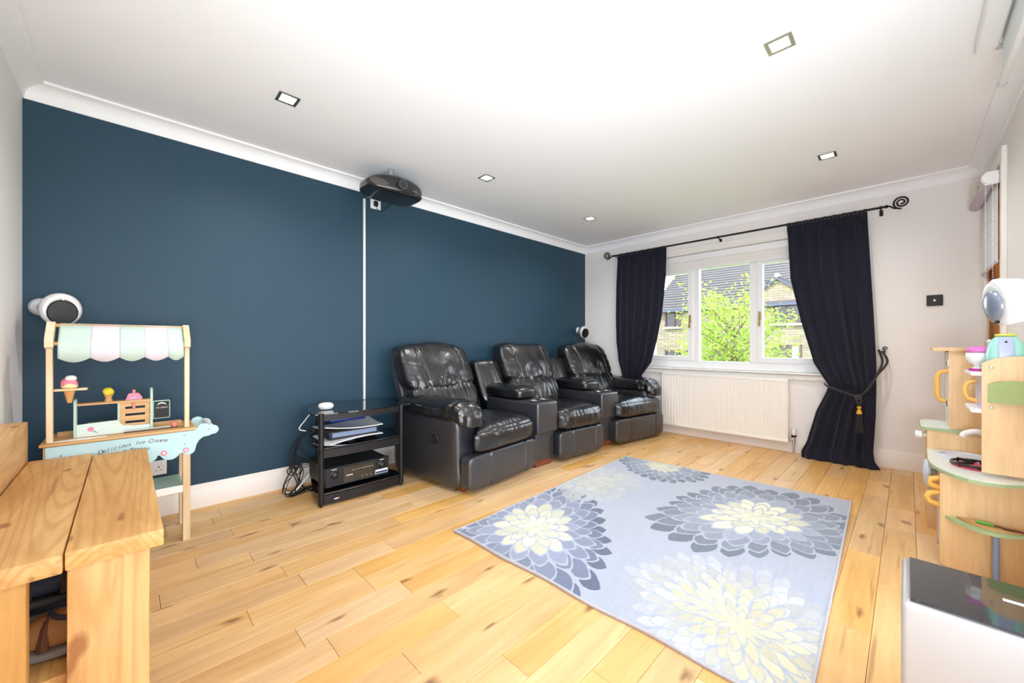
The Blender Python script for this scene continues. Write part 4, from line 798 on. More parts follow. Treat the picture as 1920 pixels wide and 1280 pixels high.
# ------------------------------------------------------------------ egg speakers
EGG = mat('satin_silver_white', '#d9d9dc', .35, metal=.15); EGGB = mat('egg_grey_side', '#b5b3b0', .4, metal=.3); CONE = mat('speaker_cone', '#2a2a2c', .35)
def egg(name, label, c, d, wall, base, s=1.0, cone=None):
    c = Vector(c); d = Vector(d).normalized(); Z = d; X_ = Vector((0, 0, 1)).cross(Z).normalized(); Y_ = Z.cross(X_)
    R = Matrix(((X_.x, Y_.x, Z.x, 0), (X_.y, Y_.y, Z.y, 0), (X_.z, Y_.z, Z.z, 0), (0, 0, 0, 1)))
    t = thing(name, label, 'speaker', tuple(c))
    S_ = Matrix.Diagonal((.95*s, 1.06*s, s, 1))
    MB().lathe([(.0, -.098), (.022, -.094), (.045, -.08), (.062, -.058), (.072, -.03), (.0765, -.002)], c, 40, R @ S_).build('body', EGGB if not cone else EGG, t)
    MB().lathe([(.0765, -.002), (.079, .004), (.078, .016), (.070, .026), (.058, .029), (.050, .026)], c, 40, R @ S_).build('front_shell', EGG, t)
    o = Y_*(-.012*s)
    MB().lathe([(.060, .0245), (.0585, .030), (.055, .031), (.050, .027), (.036, .016), (.018, .011), (.0, .013)] if not cone else [(.052, .0245), (.0505, .031), (.043, .038), (.025, .044), (.0, .046)], c+o, 40, R @ S_).build('driver', CONE if not cone else cone, t)
    if not cone:
        MB().lathe([(.052, .028), (.056, .032), (.0575, .029)], c+o, 40, R @ S_).build('driver_ring', BLKPL, t); MB().lathe([(.0, .022), (.013, .020), (.015, .013)], c+o, 24, R @ S_).build('tweeter', mat('tweeter', '#77777a', .25, metal=.6), t)
        MB().lathe([(.008, .0285), (.007, .031), (.0, .0315)], c+Y_*.056*s, 16, R @ S_).build('emblem', mat('pale_gold', '#d8d2b8', .3, metal=.5), t)
    else:
        MB().sph(c+Y_*-.066*s+Z*.026*s, .012, (1.4, .8, .5), 14, R).build('tweeter_port', CONE, t); MB().box(-.003, .003, -.003, .003, 0, .001).xf(Matrix.Translation(c+Y_*.062*s+Z*.028*s) @ R).build('emblem', mat('pale_gold', '#d8d2b8', .3, metal=.5), t)
        tp = [c+Z*(-.045-.02*math.cos(a))+X_*.0665*(-1)*s+Y_*.007*math.sin(a) for a in [2*PI*i/16 for i in range(16)]]
    base = Vector(base); wall = Vector(wall)
    MB().lathe([(.044, 0), (.046, .012), (.036, .030), (.018, .036), (.0, .037)], base, 32, wall.to_track_quat('Z', 'Y').to_matrix().to_4x4()).build('wall_mount', EGG, t)
    MB().tube([base+wall*.02, base+wall*.05, c-d*.085*s], .016, n=14).build('mount_arm', EGG, t)
    return t
egg('satellite_speaker', 'round silver white speaker on the blue wall above the ice cream stand', (-.236, 3.02, 1.225), (.34, -.93, -.10), (0, -1, 0), (-.315, Y1-.001, 1.245))
egg('satellite_speaker', 'far silver speaker in the corner of the blue and window walls', (4.43, 3.09, 1.215), (-.30, -.93, -.14), (0, -1, 0), (4.45, Y1-.001, 1.24))
egg('satellite_speaker', 'large nearby silver speaker with a blue grey cone at the right edge', (2.13, -.232, 1.195), (-.30, .94, -.12), (0, 1, 0), (2.20, Y0+.001, 1.20), s=.97, cone=mat('grey_blue_grille', '#8b95a6', .25, metal=.4))

# ------------------------------------------------------------------ projection screen
ps = thing('projection_screen', 'white ceiling projection screen case with slim bar along the right wall', 'projection screen', (1.4, -.28, 2.34))
q = MB().box(.1, 2.705, -.278, -.213, 2.342, H-.0008, .004).box(.1, 2.705, -.345, -.300, 2.342, H-.0008, .004).box(.1, 2.705, -.302, -.276, 2.380, H-.0008); q.build('case', WHPL, ps, smooth=False)
MB().box(.11, 2.69, -.2885, -.2875, 2.19, 2.38).build('screen_cloth', mat('screen_white', '#e9eef2', .8), ps, smooth=False)
MB().box(.11, 2.69, -.2905, -.2887, 2.19, 2.38).build('screen_backing', BLKPL, ps, smooth=False)
q = MB().box(.10, 2.70, -.300, -.278, 2.172, 2.192, .005, seg=2); q.build('bottom_bar', WHPL, ps); MB().box(2.70, 2.712, -.302, -.276, 2.168, 2.196, .004).build('end_cap', mat('end_cap_grey', '#b9b9bb', .4), ps)
MB().box(2.69, 2.712, -.31, -.27, 2.336, 2.352, .002).build('end_cap', mat('end_cap_grey', '#b9b9bb', .4), ps)

# ------------------------------------------------------------------ subwoofer
sw = thing('subwoofer', 'silver subwoofer box with black glossy glass top, bottom right corner', 'subwoofer', (1.52, -.19, 0))
SG = mat('silver_grey_satin', '#b5b0af', .42, metal=.2)
MB().box(1.365, 1.665, -.385, .012, .012, .413, .012, seg=3).build('cabinet', SG, sw)
MB().box(1.385, 1.655, -.380, -.004, .4135, .4195, .001).build('glass_top', mat('speckled_black_glass', '#16171a', .06, coat=.7), sw)
q = MB().box(1.384, 1.656, -.004, -.0025, .4135, .4205); q.build('edge_trim', CHROME, sw, smooth=False)
MB().box(1.535, 1.548, -.205, -.165, .4195, .4201).build('label', WPRINT, sw, smooth=False)
for x in (1.40, 1.63):
    for y in (-.35, -.02): MB().cyl((x, y, 0), (x, y, .014), .014).build('foot', BLKPL, sw)

# ------------------------------------------------------------------ chunky timber bench
be = thing('bench', 'chunky pine bench of thick boards along the left wall', 'bench', (-.15, 2.05, 0))
def rough_board(q, x0, x1, y0, y1, z0, z1, bev=.004):
    t = bmesh.new(); bmesh.ops.create_cube(t, size=1)
    for v in t.verts: v.co = Vector(((x0+x1)/2+v.co.x*(x1-x0), (y0+y1)/2+v.co.y*(y1-y0), (z0+z1)/2+v.co.z*(z1-z0)))
    bmesh.ops.bevel(t, geom=t.edges[:], offset=bev, segments=2, profile=.5, affect='EDGES'); bmesh.ops.subdivide_edges(t, edges=[e for e in t.edges if e.calc_length() > .3], cuts=12, use_grid_fill=True)
    for v in t.verts: v.co += Vector((1, 1, 1))*.0012*noise.noise(v.co*7)
    return q._add(t)
rough_board(MB(), -.107, .074, 1.445, 2.635, .494, .54).build('seat_board', PINEA, be)
rough_board(MB(), -.302, -.110, 1.44, 2.69, .492, .539).build('seat_board', PINEA, be)
rough_board(MB(), -.376, -.306, 1.30, 2.72, .492, .71, .005).build('back_beam', PINEA, be)
rough_board(MB(), -.105, .047, 1.475, 1.52, 0, .4935).build('leg', PINEZ, be)
rough_board(MB(), -.33, -.168, 1.475, 1.52, 0, .4915).build('leg', PINEZ, be)
rough_board(MB(), -.105, .047, 2.54, 2.585, 0, .4935).build('leg', PINEZ, be)
rough_board(MB(), -.33, -.168, 2.54, 2.585, 0, .4915).build('leg', PINEZ, be)
rough_board(MB(), -.235, -.04, 1.521, 2.539, .168, .204).build('shelf_board', PINEA, be)
rough_board(MB(), -.345, -.24, 1.521, 2.539, .168, .204).build('shelf_board', PINEA, be)
rough_board(MB(), -.335, .04, 1.521, 1.56, .12, .1675).build('rail', wood('pine_rail', '#d39a55', '#9c632c', 0, 5, .55, contrast=.7), be)
rough_board(MB(), -.335, .04, 2.50, 2.539, .12, .1675).build('rail', wood('pine_rail', '#d39a55', '#9c632c', 0, 5, .55, contrast=.7), be)
# shoes
def shoe(name, label, M, L, upper, sole, strap=None, sc=1):
    t = thing(name, label, 'shoe', tuple(M.translation), 'shoes on the bench shelf')
    def foot(y): return .036+.012*math.sin((y/L+.15)*2.6)
    q = MB(); q.puff(lambda x, y, z: ((.040+.009*math.sin((y+1)*1.9))*x, L/2*y, .013+.013*z+.006*max(0, -y)), N=8, p=4); q.xf(M); q.build('sole', sole, t, smooth=60)
    def up(x, y, z):
        top = .085-.045*max(0, min(1, (y+.15)/1.0)); zz = .026+(z+1)/2*top
        wdt = (.037+.008*math.sin((y+1)*1.9))*(1-.35*max(0, z)); return (wdt*x, (L/2-.008)*y, zz)
    q = MB(); q.puff(up, N=14, p=3.2, post=lambda v: .0008*noise.noise(v*60)); q.xf(M); q.build('upper', upper, t, smooth=60)
    q = MB(); q.tube([(.028*math.cos(a), -L*.25+.042*math.sin(a), .100+.008*math.sin(a)) for a in [2*PI*i/24 for i in range(24)]], .007, n=8, closed=True); q.xf(M); q.build('collar', mat('shoe_lining', '#3c3a44', .8), t)
    q = MB(); q.puff(lambda x, y, z: (.024*x, -L*.25+.036*y, .096+.008*z), N=4, p=4); q.xf(M); q.build('opening', mat('shoe_inside', '#14131a', .9), t)
    if strap:
        for yy in (-.02, .045):
            q = MB(); q.tube([(.044*math.cos(a), yy*L/.2+.004, .03+(.068-.25*yy)*math.sin(a)) for a in [PI*i/12 for i in range(13)]], .012, n=6); q.xf(M @ Matrix.Diagonal((1, 1, 1, 1))); q.build('strap', strap, t)
    return t
SU = mat('brown_suede', '#6b4028', .85, bump=.5, bscale=220); TAN = mat('tan_leather', '#a8743f', .6, bump=.2, bscale=120); SOLE = mat('grey_shoe_sole', '#8b8378', .7); NAV = mat('navy_shoe', '#222c40', .7); SOLB = mat('dark_shoe_sole', '#2b2522', .7)
def RM(x, y, z, rz, rx=0, ry=0): return Matrix.Translation((x, y, z)) @ Matrix.Rotation(math.radians(rz), 4, 'Z') @ Matrix.Rotation(math.radians(ry), 4, 'Y') @ Matrix.Rotation(math.radians(rx), 4, 'X')
shoe('sandal', 'tan leather sandal with brown suede straps, first on the bench shelf', RM(-.16, 1.66, .2045, 70), .24, TAN, SOLE, SU)
shoe('sandal', 'dark navy and brown sandal lying on top of the tan sandal', RM(-.15, 1.70, .33, 100, 6), .22, NAV, SOLB, mat('dark_brown_strap', '#3a2419', .7))
shoe('trainer', 'dark trainer behind the tan sandal on the bench shelf', RM(-.17, 1.88, .2045, 80), .24, NAV, SOLE)
shoe('ankle_boot', 'brown shoe on the floor under the bench shelf', RM(-.13, 1.66, .001, 75), .24, SU, SOLB)

# ------------------------------------------------------------------ toy ice cream stand
ic = thing('ice_cream_stand', 'pale blue and natural wood toy ice cream stand against the blue wall', 'toy stand', (0, 2.86, 0))
BIR = wood('pale_birch', '#f0dcbc', '#d9bb8e', 2, 6, .5, contrast=.5); BIRX = wood('birch_counter', '#dfb57c', '#bd8b50', 0, 6, .45, contrast=.6)
PB_ = mat('pale_blue_paint', '#b9dde2', .45); MINT = mat('mint_paint', '#b6d6c8', .5); WH = mat('white_toy_paint', '#f3f1ee', .45); PINKT = mat('pink_toy_paint', '#e8829a', .4)
YF, YB = 2.735, 2.985
for x in (-.248, .232):
    MB().box(x-.016, x+.016, YF-.018, YF+.012, 0, .585, .002).build('leg', BIR, ic); MB().box(x-.012, x+.012, YB-.012, YB+.012, 0, .585, .002).build('leg', BIR, ic)
MB().box(-.275, .272, 2.698, 3.0, .588, .601, .003).build('counter_top', BIRX, ic)
def scallop(x0, x1, zt, zb, n):
    pts = []
    w_ = (x1-x0)/n
    for i in range(n):
        for k in range(9): a = PI*k/8; pts.append((x0+w_*(i+.5)-w_/2*math.cos(a), zb-.028*math.sin(a)))
    return pts
def cloud(y, name='front_panel', full=True):
    pts = [(-.255, .586), (.262, .586)] + [(.275, .597), (.285, .612), (.305, .618), (.322, .612), (.332, .60)] + arc(.345, .578, .024, 80, -100, 10) + [(.325, .548), (.300, .545), (.283, .53), (.272, .51), (.268, .49)] + arc(.240, .487, .027, 0, -150, 8)
    pts += [(.205, .475)]+arc(.165, .487, .040, -20, -160, 8)+[(.118, .480)] + arc(.085, .482, .032, -10, -170, 8)+arc(.015, .482, .035, -10, -170, 8)+arc(-.06, .482, .035, -10, -170, 8)+arc(-.135, .482, .035, -10, -170, 8)+arc(-.21, .482, .035, -10, -170, 8)+[(-.255, .482)]
    return MB().prism(pts, 1, y, y+.012)
cloud(2.703).build('front_panel', PB_, ic, smooth=False); cloud(2.982).build('rear_panel', PB_, ic, smooth=False)
MB().cyl((.338, 2.715, .592), (.338, 2.983, .592), .013).build('handle_roller', WH, ic)
MB().box(-.252, .222, 2.722, 2.975, .285, .297, .002).build('lower_shelf', MINT, ic); MB().box(-.252, .232, 2.718, 2.7235, .262, .299, .001).build('shelf_lip', WH, ic); MB().box(-.235, .218, 2.724, 2.745, .255, .284, .002).build('shelf_rail', BIR, ic)
for x in (.140, .228):
    q = MB().cyl((x, 2.7028, .487), (x, 2.699, .487), .0125, n=20); o = q.build('button', PINKT, ic); MB().cyl((x, 2.699, .487), (x, 2.6978, .487), .006, n=16).build('button_centre', WH, o)
q = MB()
for x, z in ((-.21, .543), (.222, .565), (.222, .52), (.325, .583)): q.cyl((x, 2.7028, z), (x, 2.7005, z), .0035, n=10)
q.build('screw', mat('grey_screw', '#8a9298', .4, metal=.6), ic)
TXT = mat('maroon_lettering', '#6d3a44', .6)
def curve_text(body, cx, z0, wdt, size, rise, tilt):
    n = len(body); q = []
    for i, ch in enumerate(body):
        if ch == ' ': continue
        u = (i+.5)/n*2-1; x = cx+u*wdt/2; z = z0+rise*(1-u*u)+tilt*u; sl_ = -rise*2*u/(wdt/2)+tilt/(wdt/2)
        ctext(ch, size, face_m((x, 2.7024, z), (1, 0, sl_), (-sl_, 0, 1)), TXT, 'lettering', ic, .0003, .45)
curve_text('Delicious Ice Creams', .03, .542, .25, .026, .014, .010)
curve_text('& Treats', .035, .520, .10, .026, .006, .002)
# canopy
for x in (-.248, .236):
    q = MB().box(x-.0105, x+.0105, 2.745, 2.775, .601, 1.045, .002); q.build('post', BIR, ic)
    MB().prism([(2.722, 1.036), (2.722, 1.075), (2.805, 1.155), (2.835, 1.155), (2.835, 1.14), (2.775, 1.04), (2.76, 1.030), (2.735, 1.030)], 0, x-.013, x+.013).build('canopy_side', BIR, ic, smooth=False)
MB().box(-.236, .224, 2.895, 2.91, .601, .622).build('back_rail', BIRX, ic)
MB().cyl((-.24, 2.742, 1.052), (.23, 2.742, 1.052), .009).cyl((-.24, 2.822, 1.138), (.23, 2.822, 1.138), .009).build('canopy_rod', BIRX, ic)
STR = [mat('mint_canvas', '#c6dad0', .8), mat('pink_white_canvas', '#e2dbe5', .8)]
xs = [-.222, -.12, -.022, .068, .158, .222]
for i in range(5):
    x0, x1 = xs[i], xs[i+1]; q = MB(); n = 12; nz = 5; g = []
    prof = [(2.822, 1.149), (2.79, 1.113), (2.755, 1.077), (2.738, 1.062), (2.7305, 1.050), (2.730, 1.02)]
    for k in range(n+1):
        x = x0+(x1-x0)*k/n; zb = .985-.020*math.sin(PI*k/n) if i < 5 else .98
        wv = .003*math.sin(x*60); g.append([q.b.verts.new((x, y+(wv if z < 1.04 else 0), z)) for y, z in prof+[(2.729, zb)]])
    for k in range(n):
        for j in range(len(prof)): q.b.faces.new((g[k][j], g[k][j+1], g[k+1][j+1], g[k+1][j]))
    o = q.build('canopy_panel', STR[i % 2], ic); md = o.modifiers.new('s', 'SOLIDIFY'); md.thickness = .0015; md.offset = 0
# cone arm on left post
MB().box(-.236, -.130, 2.742, 2.80, .832, .842, .002).build('cone_holder_shelf', BIR, ic)
# display rack on counter
yk = 2.80
MB().prism([(yk, .601), (yk, .775), (yk+.008, .783), (yk+.05, .783), (yk+.06, .77), (yk+.06, .601)], 0, -.178, -.168).build('rack_side', MINT, ic, smooth=False)
MB().prism([(yk, .601), (yk, .78)]+[(yk+.03-.03*math.cos(a), .785+.035*math.sin(a)) for a in [PI*i/10 for i in range(11)]]+[(yk+.06, .601)], 0, .092, .102).build('rack_side', MINT, ic, smooth=False)
MB().box(-.168, .092, yk, yk+.058, .752, .762, .001).build('rack_shelf', BIRX, ic)
MB().box(-.030, -.022, yk+.004, yk+.055, .602, .752, .001).build('rack_divider', MINT, ic)
q = MB(); zs = [.612, .644, .652, .684, .692, .724, .732, .750]
q.box(-.022, .092, yk+.012, yk+.018, .610, .644).box(-.022, .092, yk+.012, yk+.018, .656, .682).box(-.022, .092, yk+.012, yk+.018, .694, .718).box(-.022, .092, yk+.012, yk+.018, .730, .752)
for z0, z1 in ((.644, .656), (.682, .694), (.718, .730)): q.box(-.022, -.002, yk+.012, yk+.018, z0, z1).box(.072, .092, yk+.012, yk+.018, z0, z1)
q.build('slotted_front', BIRX, ic, smooth=False)
MB().prism([(-.168, .602), (-.168, .662), (-.03, .668), (-.012, .640), (.030, .632), (.090, .632), (.090, .602)], 1, yk-.004, yk+.004).build('name_board', mat('pale_mint_board', '#cfe3dc', .5), ic, smooth=False)
ctext('ICE CREAM', .017, face_m((-.068, yk-.0045, .640), (1, 0, .03), (0, 0, 1)), WPRINT, 'lettering', ic, .0004, .1)
q = MB().prism([(-.12, .632), (-.103, .622), (-.098, .614), (-.113, .626)], 1, yk-.0052, yk-.004); q.build('cone_print', mat('dark_cone_print', '#3d2a2c', .5), ic, smooth=False)
MB().cyl((-.122, yk-.0052, .636), (-.122, yk-.004, .636), .011, n=14).build('scoop_print', PINKT, ic)
MB().box(-.135, -.05, yk+.045, yk+.055, .602, .662).build('rack_back_board', wood('grey_board', '#9c9482', '#6e675a', 0, 8, .6), ic, smooth=False)
sg = MB().box(.103, .172, yk+.028, yk+.036, .650, .748, .004).build('sign_frame', MINT, ic); MB().box(.107, .168, yk+.0265, yk+.0285, .655, .743).build('chalkboard', mat('chalkboard', '#17161a', .6), ic, smooth=False)
ctext('ICE CREAM', .0095, face_m((.138, yk+.0262, .709), (1, 0, 0), (0, 0, 1)), WPRINT, 'lettering', ic, .0003)
MB().prism([(.119, .722), (.125, .733), (.138, .738), (.151, .733), (.157, .722), (.147, .729), (.138, .731), (.129, .729)], 1, yk+.0258, yk+.0265).build('ribbon_print', WPRINT, ic, smooth=False)
pts = []
for k in range(48):
    a = 2*PI*k/48; r = 1+.14*abs(math.sin(a*3.5)); pts.append((-.155+.085*r*math.cos(a), 2.745+.020*r*math.sin(a)))
MB().prism(pts, 2, .6011, .6016).build('cloud_decal', WH, ic, smooth=False)
q = MB().box(-.008, .20, 2.775, 2.79, .6011, .6035); q.build('tool_slot', mat('tool_slot_dark', '#3a2e24', .8), ic, smooth=False)
# toys on the stand
def cone_toy(label, x, y, z, h, r, col, name='toy_ice_cream', tip=True):
    t = thing(name, label, 'toy', (x, y, z), 'toy ice creams'); CO = mat('waffle_cone', '#d9a465', .6, bump=.5, bscale=180)
    MB().lathe([(.008 if tip else .016, 0), (r*.55, h*.28), (r*.8, h*.5), (r*.9, h*.56)], (x, y, z), 20).build('cone', CO, t)
    q = MB().puff(lambda a, b_, c: (x+r*a, y+r*b_, z+h*.56+r*.70+r*1.0*c), N=8, p=2.2, post=lambda v: .0015*math.sin(math.atan2(v.y-y, v.x-x)*3+v.z*120)); q.build('scoop', col, t)
    return t
t = cone_toy('toy cone with a pink and white scoop, hanging in the holder on the left post', -.188, 2.765, .775, .13, .027, PINKT)
MB().lathe([(.020, 0), (.027, .006), (.028, .018), (.024, .026)], (-.188, 2.765, .843), 20).build('cream_layer', mat('cream_toy_paint', '#efe0a8', .5), t); MB().puff(lambda a, b_, c: (-.188+.019*a+.005, 2.757+.02*b_, .890+.014*c), N=6, p=2.2).build('white_swirl', WH, t)
cone_toy('toy cone with a yellow scoop standing on the rack shelf', -.062, yk+.028, .762, .062, .020, mat('yellow_toy_paint', '#e6cf34', .45), tip=False)
t = thing('toy_ice_lolly', 'pink toy ice lolly upside down on its stick in the rack', 'toy', (.030, yk+.008, .70), 'toy ice creams')
MB().prism(arc(.042, .785, .012, 0, 90, 5)+arc(.018, .785, .012, 90, 180, 5)+[(-.001, .7625), (.061, .7625), (.061, .775)], 1, yk+.012, yk+.026).build('lolly', PINKT, t)
MB().box(.024, .036, yk+.016, yk+.022, .796, .815, .002).box(.024, .036, yk+.003, yk+.0095, .715, .750, .002).build('stick', mat('lolly_stick_pink', '#d98a7c', .5), t)
MB().prism([(.012, .768), (.016, .774), (.024, .776), (.030, .780), (.038, .776), (.046, .774), (.048, .768)], 1, yk+.0105, yk+.012).build('pale_print', mat('lilac_print', '#b9a3d6', .5), t)
t = thing('toy_scoop', 'toy ice cream scoop with a coral ball lying in the counter slot', 'toy', (.1, 2.782, .604))
MB().cyl((.0, 2.782, .609), (.17, 2.782, .609), .005).build('handle', mat('grey_scoop', '#b7b4ae', .4), t); MB().sph((.186, 2.785, .617), .0155, n=20).build('ball', mat('coral_toy', '#dd8478', .45), t)

# ------------------------------------------------------------------ toy kitchen
kt = thing('play_kitchen', 'wooden toy kitchen with sink, hob, fridge and green trimmed counters', 'toy kitchen', (3.2, -.28, 0))
MAP = wood('maple_laminate', '#ecc998', '#d9b07c', 2, 7, .45, contrast=.45); GRN = mat('green_laminate_edge', '#a9bd8e', .5, bump=.2, bscale=300); GRNP = mat('olive_green_panel', '#98a765', .5); LGREY = mat('pale_grey_counter', '#dfe4de', .3); SILT = mat('silver_toy_plastic', '#cdd2dc', .35); ORG = mat('orange_yellow_plastic', '#f4bf5e', .35)
yb = Y0+.012
def kprism(poly, axis, a, b_, name, m, smooth=False): return MB().prism(poly, axis, a, b_).build(name, m, kt, smooth=smooth)
# near side panels (x = 2.76..2.775)
kprism([(yb, 0), (-.128, 0)]+arc(-.128, .02, .02, -90, 0, 5)+[(-.108, .435), (yb, .435)], 0, 2.762, 2.776, 'side_panel', MAP)
kprism([(yb, .470), (-.236, .470), (-.236, .962), (-.27, .985), (-.32, .995), (yb, 1.0)], 0, 2.762, 2.776, 'upper_side_panel', MAP)
# middle and far lower panels
kprism([(yb, 0), (-.108, 0), (-.108, .435), (yb, .435)], 0, 3.04, 3.052, 'divider_panel', MAP)
kprism([(yb, 0), (-.078, 0), (-.078, .555), (yb, .555)], 0, 3.29, 3.302, 'fridge_side_panel', MAP); kprism([(yb, 0), (-.078, 0), (-.078, .555), (yb, .555)], 0, 3.60, 3.612, 'fridge_side_panel', MAP)
kprism([(yb, .575), (-.161, .575), (-.161, 1.012), (yb, 1.012)], 0, 3.29, 3.302, 'tall_side_panel', MAP); kprism([(yb, .575), (-.161, .575), (-.161, 1.012), (yb, 1.012)], 0, 3.60, 3.612, 'tall_side_panel', MAP)
kprism([(yb, 1.012), (-.10, 1.012), (-.10, 1.03), (yb, 1.03)], 0, 3.27, 3.63, 'top_board', MAP)
MB().box(2.776, 3.29, yb, yb+.008, .02, .90).build('back_panel', MAP, kt, smooth=False)
# counters
pts = [(3.29, yb), (3.29, -.075), (2.98, -.072)]+[(2.72+.26*(1-(1-k/10)**1.0)-(.26)*k/10*0, 0) for k in range(0)]
edge = [(2.98, -.072), (2.90, -.078), (2.83, -.092), (2.76, -.118), (2.70, -.150), (2.66, -.190), (2.645, -.235), (2.66, -.290), (2.70, -.34), (2.74, yb)]
MB().prism([(3.29, yb), (3.29, -.075)]+edge, 2, .437, .451).build('counter_edge', GRN, kt, smooth=False)
MB().prism([(3.288, yb+.001), (3.288, -.078)]+[(x+.003, y-.002) for x, y in edge], 2, .4512, .4530).build('counter_surface', LGREY, kt, smooth=False)
MB().prism([(3.63, yb), (3.63, -.075), (3.55, -.050), (3.30, -.052), (3.285, -.07), (3.275, yb)], 2, .556, .571).build('counter_edge', GRN, kt, smooth=False)
MB().prism([(3.628, yb+.001), (3.628, -.078), (3.55, -.053), (3.302, -.055), (3.288, -.073), (3.278, yb+.001)], 2, .5712, .5732).build('counter_surface', LGREY, kt, smooth=False)
# hob with grate and red rings
hb = MB().lathe([(.0, 0), (.082, 0), (.086, .004), (.080, .008), (.0, .008)], (2.93, -.235, .4532), 36).build('hob', mat('hob_red', '#d85a6c', .35), kt)
q = MB().tube([(2.93+.082*math.cos(a), -.235+.082*math.sin(a), .470) for a in [2*PI*i/32 for i in range(32)]], .006, n=8, closed=True)
for k in range(4):
    a = PI/4+k*PI/2; c, s = math.cos(a), math.sin(a); q.tube([(2.93+.02*c, -.235+.02*s, .474), (2.93+.082*c, -.235+.082*s, .474)], .007, n=6)
for k in range(8):
    a = k*PI/4; c, s = math.cos(a), math.sin(a); q.cyl((2.93+.082*c, -.235+.082*s, .461), (2.93+.082*c, -.235+.082*s, .474), .006, n=8)
q.build('grate', BLKPL, hb)
# sink and tap
sk_ = MB(); sk_.tube([(3.15+.09*math.cos(a)*(1 if abs(math.cos(a)) < .8 else .98), -.20+.085*math.sin(a), .4545) for a in [2*PI*i/32 for i in range(32)]], .010, n=8, closed=True); sk_.lathe([(.0, 0), (.085, .0005)], (3.15, -.20, .4532), 30); sk_.build('sink', SILT, kt)
q = MB().tube(lerp3([(3.06, -.285, .455), (3.06, -.285, .56), (3.062, -.265, .602), (3.065, -.235, .606), (3.07, -.205, .590), (3.07, -.200, .573)]), .013, n=12); q.cyl((3.06, -.285, .4535), (3.06, -.285, .50), .024, n=20); q.box(3.02, 3.10, -.292, -.262, .515, .535, .006); q.build('tap', WH, kt)
# front knobs, handles and doors
MB().box(3.302, 3.60, -.095, -.082, .02, .54, .003).build('fridge_lower_door', MAP, kt); MB().box(3.302, 3.60, -.178, -.163, .58, 1.005, .003).build('fridge_door', LGREY, kt)
MB().box(2.78, 3.038, -.125, -.112, .03, .30, .003).build('oven_door', SILT, kt); MB().box(2.78, 3.29, -.125, -.110, .31, .43, .003).build('control_panel', MAP, kt)
MB().lathe([(.0, 0), (.012, 0), (.012, .018), (.022, .022), (.022, .050), (.0, .055)], (3.36, -.082, .515), 20, Matrix.Rotation(-PI/2, 4, 'X')).build('knob', WHPL, kt)
MB().lathe([(.02, 0), (.02, .022), (.070, .026), (.075, .034), (.060, .048), (.0, .056)], (3.05, -.110, .368), 28, Matrix.Rotation(-PI/2, 4, 'X')).build('dial', SILT, kt)
q = MB()
def handle(x, yf, z0, z1, d, m, w_=.012): return MB().tube([(x, yf, z0), (x, yf+d*.8, z0+.012), (x, yf+d, z0+.035), (x, yf+d, z1-.035), (x, yf+d*.8, z1-.012), (x, yf, z1)], w_, n=10).build('handle', m, kt)
handle(3.34, -.165, .72, .90, .045, ORG); handle(2.84, -.112, .345, .395, .040, ORG, .013); handle(2.84, -.112, .262, .325, .045, ORG, .013)
for z in (.70, .93): MB().cyl((3.315, -.160, z), (3.315, -.160, z+.03), .007).build('hinge', CHROME, kt)
# microwave cupboard behind the near upper panel
MB().box(2.776, 3.05, yb+.01, -.205, .905, .920, .002).build('cupboard_shelf', WH, kt); MB().box(2.776, 3.05, yb+.01, -.205, .735, .750, .002).build('cupboard_shelf', WH, kt)
MB().box(2.79, 3.03, -.250, -.238, .752, .903, .002).build('microwave_door', mat('lilac_door', '#c9c3e6', .3), kt); handle(2.93, -.238, .775, .875, .040, ORG, .009)
# green side pocket, fixings, side shelf, blue tube
MB().prism([(-.252, .79), (-.252, .872), (-.28, .884), (-.33, .888), (-.385, .882), (-.385, .785)], 0, 2.738, 2.744).build('side_pocket', GRNP, kt, smooth=False); MB().box(2.744, 2.762, -.262, -.252, .79, .873).build('pocket_side', WH, kt, smooth=False)
for z in (.945, .765): MB().lathe([(.005, 0), (.0065, .002), (.004, .003), (.003, .0005)], (2.762, -.264, z), 18, Matrix.Rotation(-PI/2, 4, 'Y')).build('screw', CHROME, kt)
pts = [(2.762, yb)]+[(2.762-.125*math.sin(PI*k/16)**.8, -.392+.268*(k/16)) for k in range(1, 17)]
MB().prism(pts, 2, .228, .240).build('side_shelf', GRN, kt, smooth=False)
MB().cyl((2.742, -.275, 0), (2.742, -.275, .228), .011).build('support_tube', mat('blue_grey_tube', '#8fa6cf', .3, metal=.3), kt)
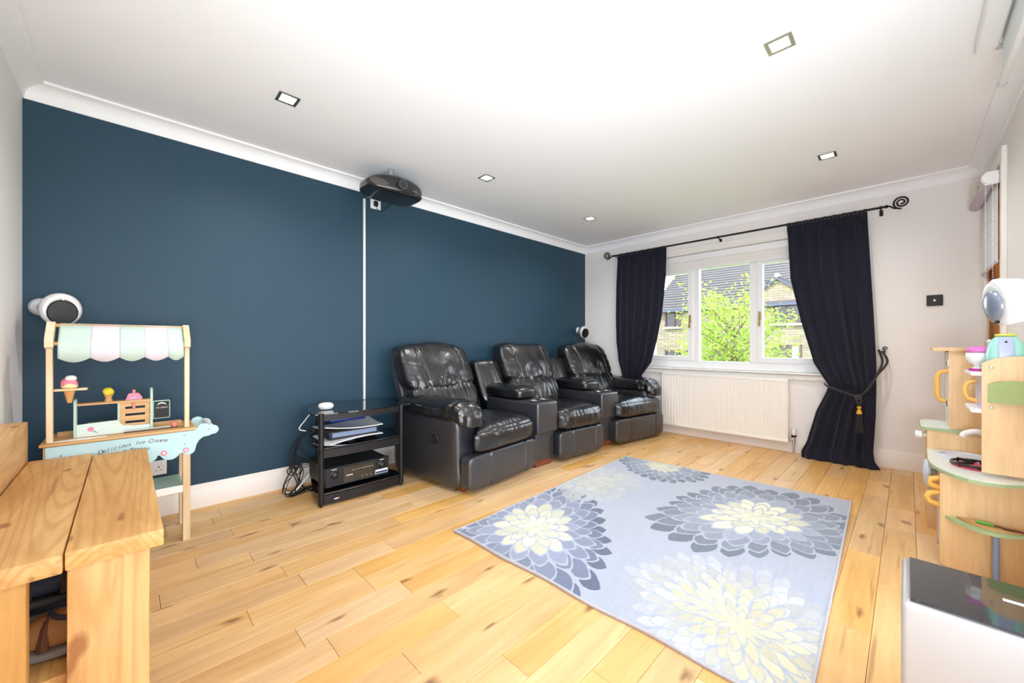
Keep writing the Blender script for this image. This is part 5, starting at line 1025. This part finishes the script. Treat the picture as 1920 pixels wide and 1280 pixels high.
# things on the toy kitchen
cb = thing('chopping_board', 'round toy wooden chopping board on the side shelf of the toy kitchen', 'chopping board', (2.70, -.27, .2405))
MB().prism([(2.755-.085*math.sin(PI*k/20)**.8, -.385+.225*(k/20)) for k in range(21)], 2, .2405, .2485).build('board', BIRX, cb, smooth=False)
sp_ = thing('toy_spatula', 'toy slotted spatula with a green handle on the chopping board', 'toy', (2.71, -.28, .249))
MB().tube([(2.715, -.215, .256), (2.705, -.265, .256)], .0062, n=10).build('handle', mat('green_plastic', '#5aa83a', .4), sp_)
q = MB().tube([(2.705, -.265, .2555), (2.70, -.290, .2545)], .004, n=8)
for k in range(4): q.box(2.690+k*.0065, 2.6945+k*.0065, -.342, -.300, .2495, .2535, .001)
q.box(2.690, 2.7140, -.301, -.288, .2495, .2535, .001).box(2.690, 2.7140, -.346, -.341, .2495, .2535, .001); q.build('slotted_blade', SU, sp_)
ke = thing('toy_kettle', 'teal dome shaped toy appliance with grey panel and yellow top', 'toy', (2.84, -.30, .9205))
TEAL = mat('teal_toy_plastic', '#a6e3d6', .3)
MB().puff(lambda x, y, z: (2.84+.050*x*(1-.18*max(0, z)), -.312+.058*y*(1-.22*max(0, z)), 1.006+.085*z), N=12, p=3).build('body', TEAL, ke)
MB().puff(lambda x, y, z: (2.84+.032*x, -.312+.032*y, 1.091+.007*z), N=5, p=3).build('lid', mat('lime_yellow_plastic', '#dbe05a', .35), ke)
MB().puff(lambda x, y, z: (2.792+.006*x+.006*max(0, z), -.308+.024*y, 1.015+.068*z), N=6, p=5).build('front_panel', mat('lilac_grey_plastic', '#b5c2dd', .3), ke); MB().sph((2.7885, -.308, 1.06), .004, n=8).build('indicator', BLKPL, ke)
mx = thing('toy_mixer', 'pink and white toy mixer beside the teal toy appliance', 'toy', (2.93, -.24, .9205))
PKW = mat('hot_pink_plastic', '#e078c8', .35)
MB().lathe([(.022, 0), (.028, .01), (.012, .02), (.012, .028), (.030, .040), (.040, .062), (.040, .082), (.036, .088)], (2.93, -.238, .9205), 28).build('bowl', WHPL, mx); MB().lathe([(.030, 0), (.030, .012), (.012, .014)], (2.93, -.238, .9207), 24).build('base', mat('magenta_plastic', '#c0329a', .35), mx)
MB().puff(lambda x, y, z: (2.93+.036*x, -.243+.042*y, 1.022+.018*z), N=8, p=2.6).build('head', PKW, mx); MB().cyl((2.93, -.275, 1.03), (2.93, -.275, 1.06), .007).sph((2.93, -.275, 1.062), .011, n=12).build('knob', WHPL, mx)
tp = thing('toy_pepper_mill', 'small brown toy jar behind the teal toy appliance', 'toy', (3.02, -.385, .9205)); MB().lathe([(.022, 0), (.024, .05), (.016, .10), (.020, .13), (.0, .15)], (3.02, -.365, .9205), 20).build('body', wood('brown_jar', '#c98a5a', '#8a4f2a', 2, 8), tp)
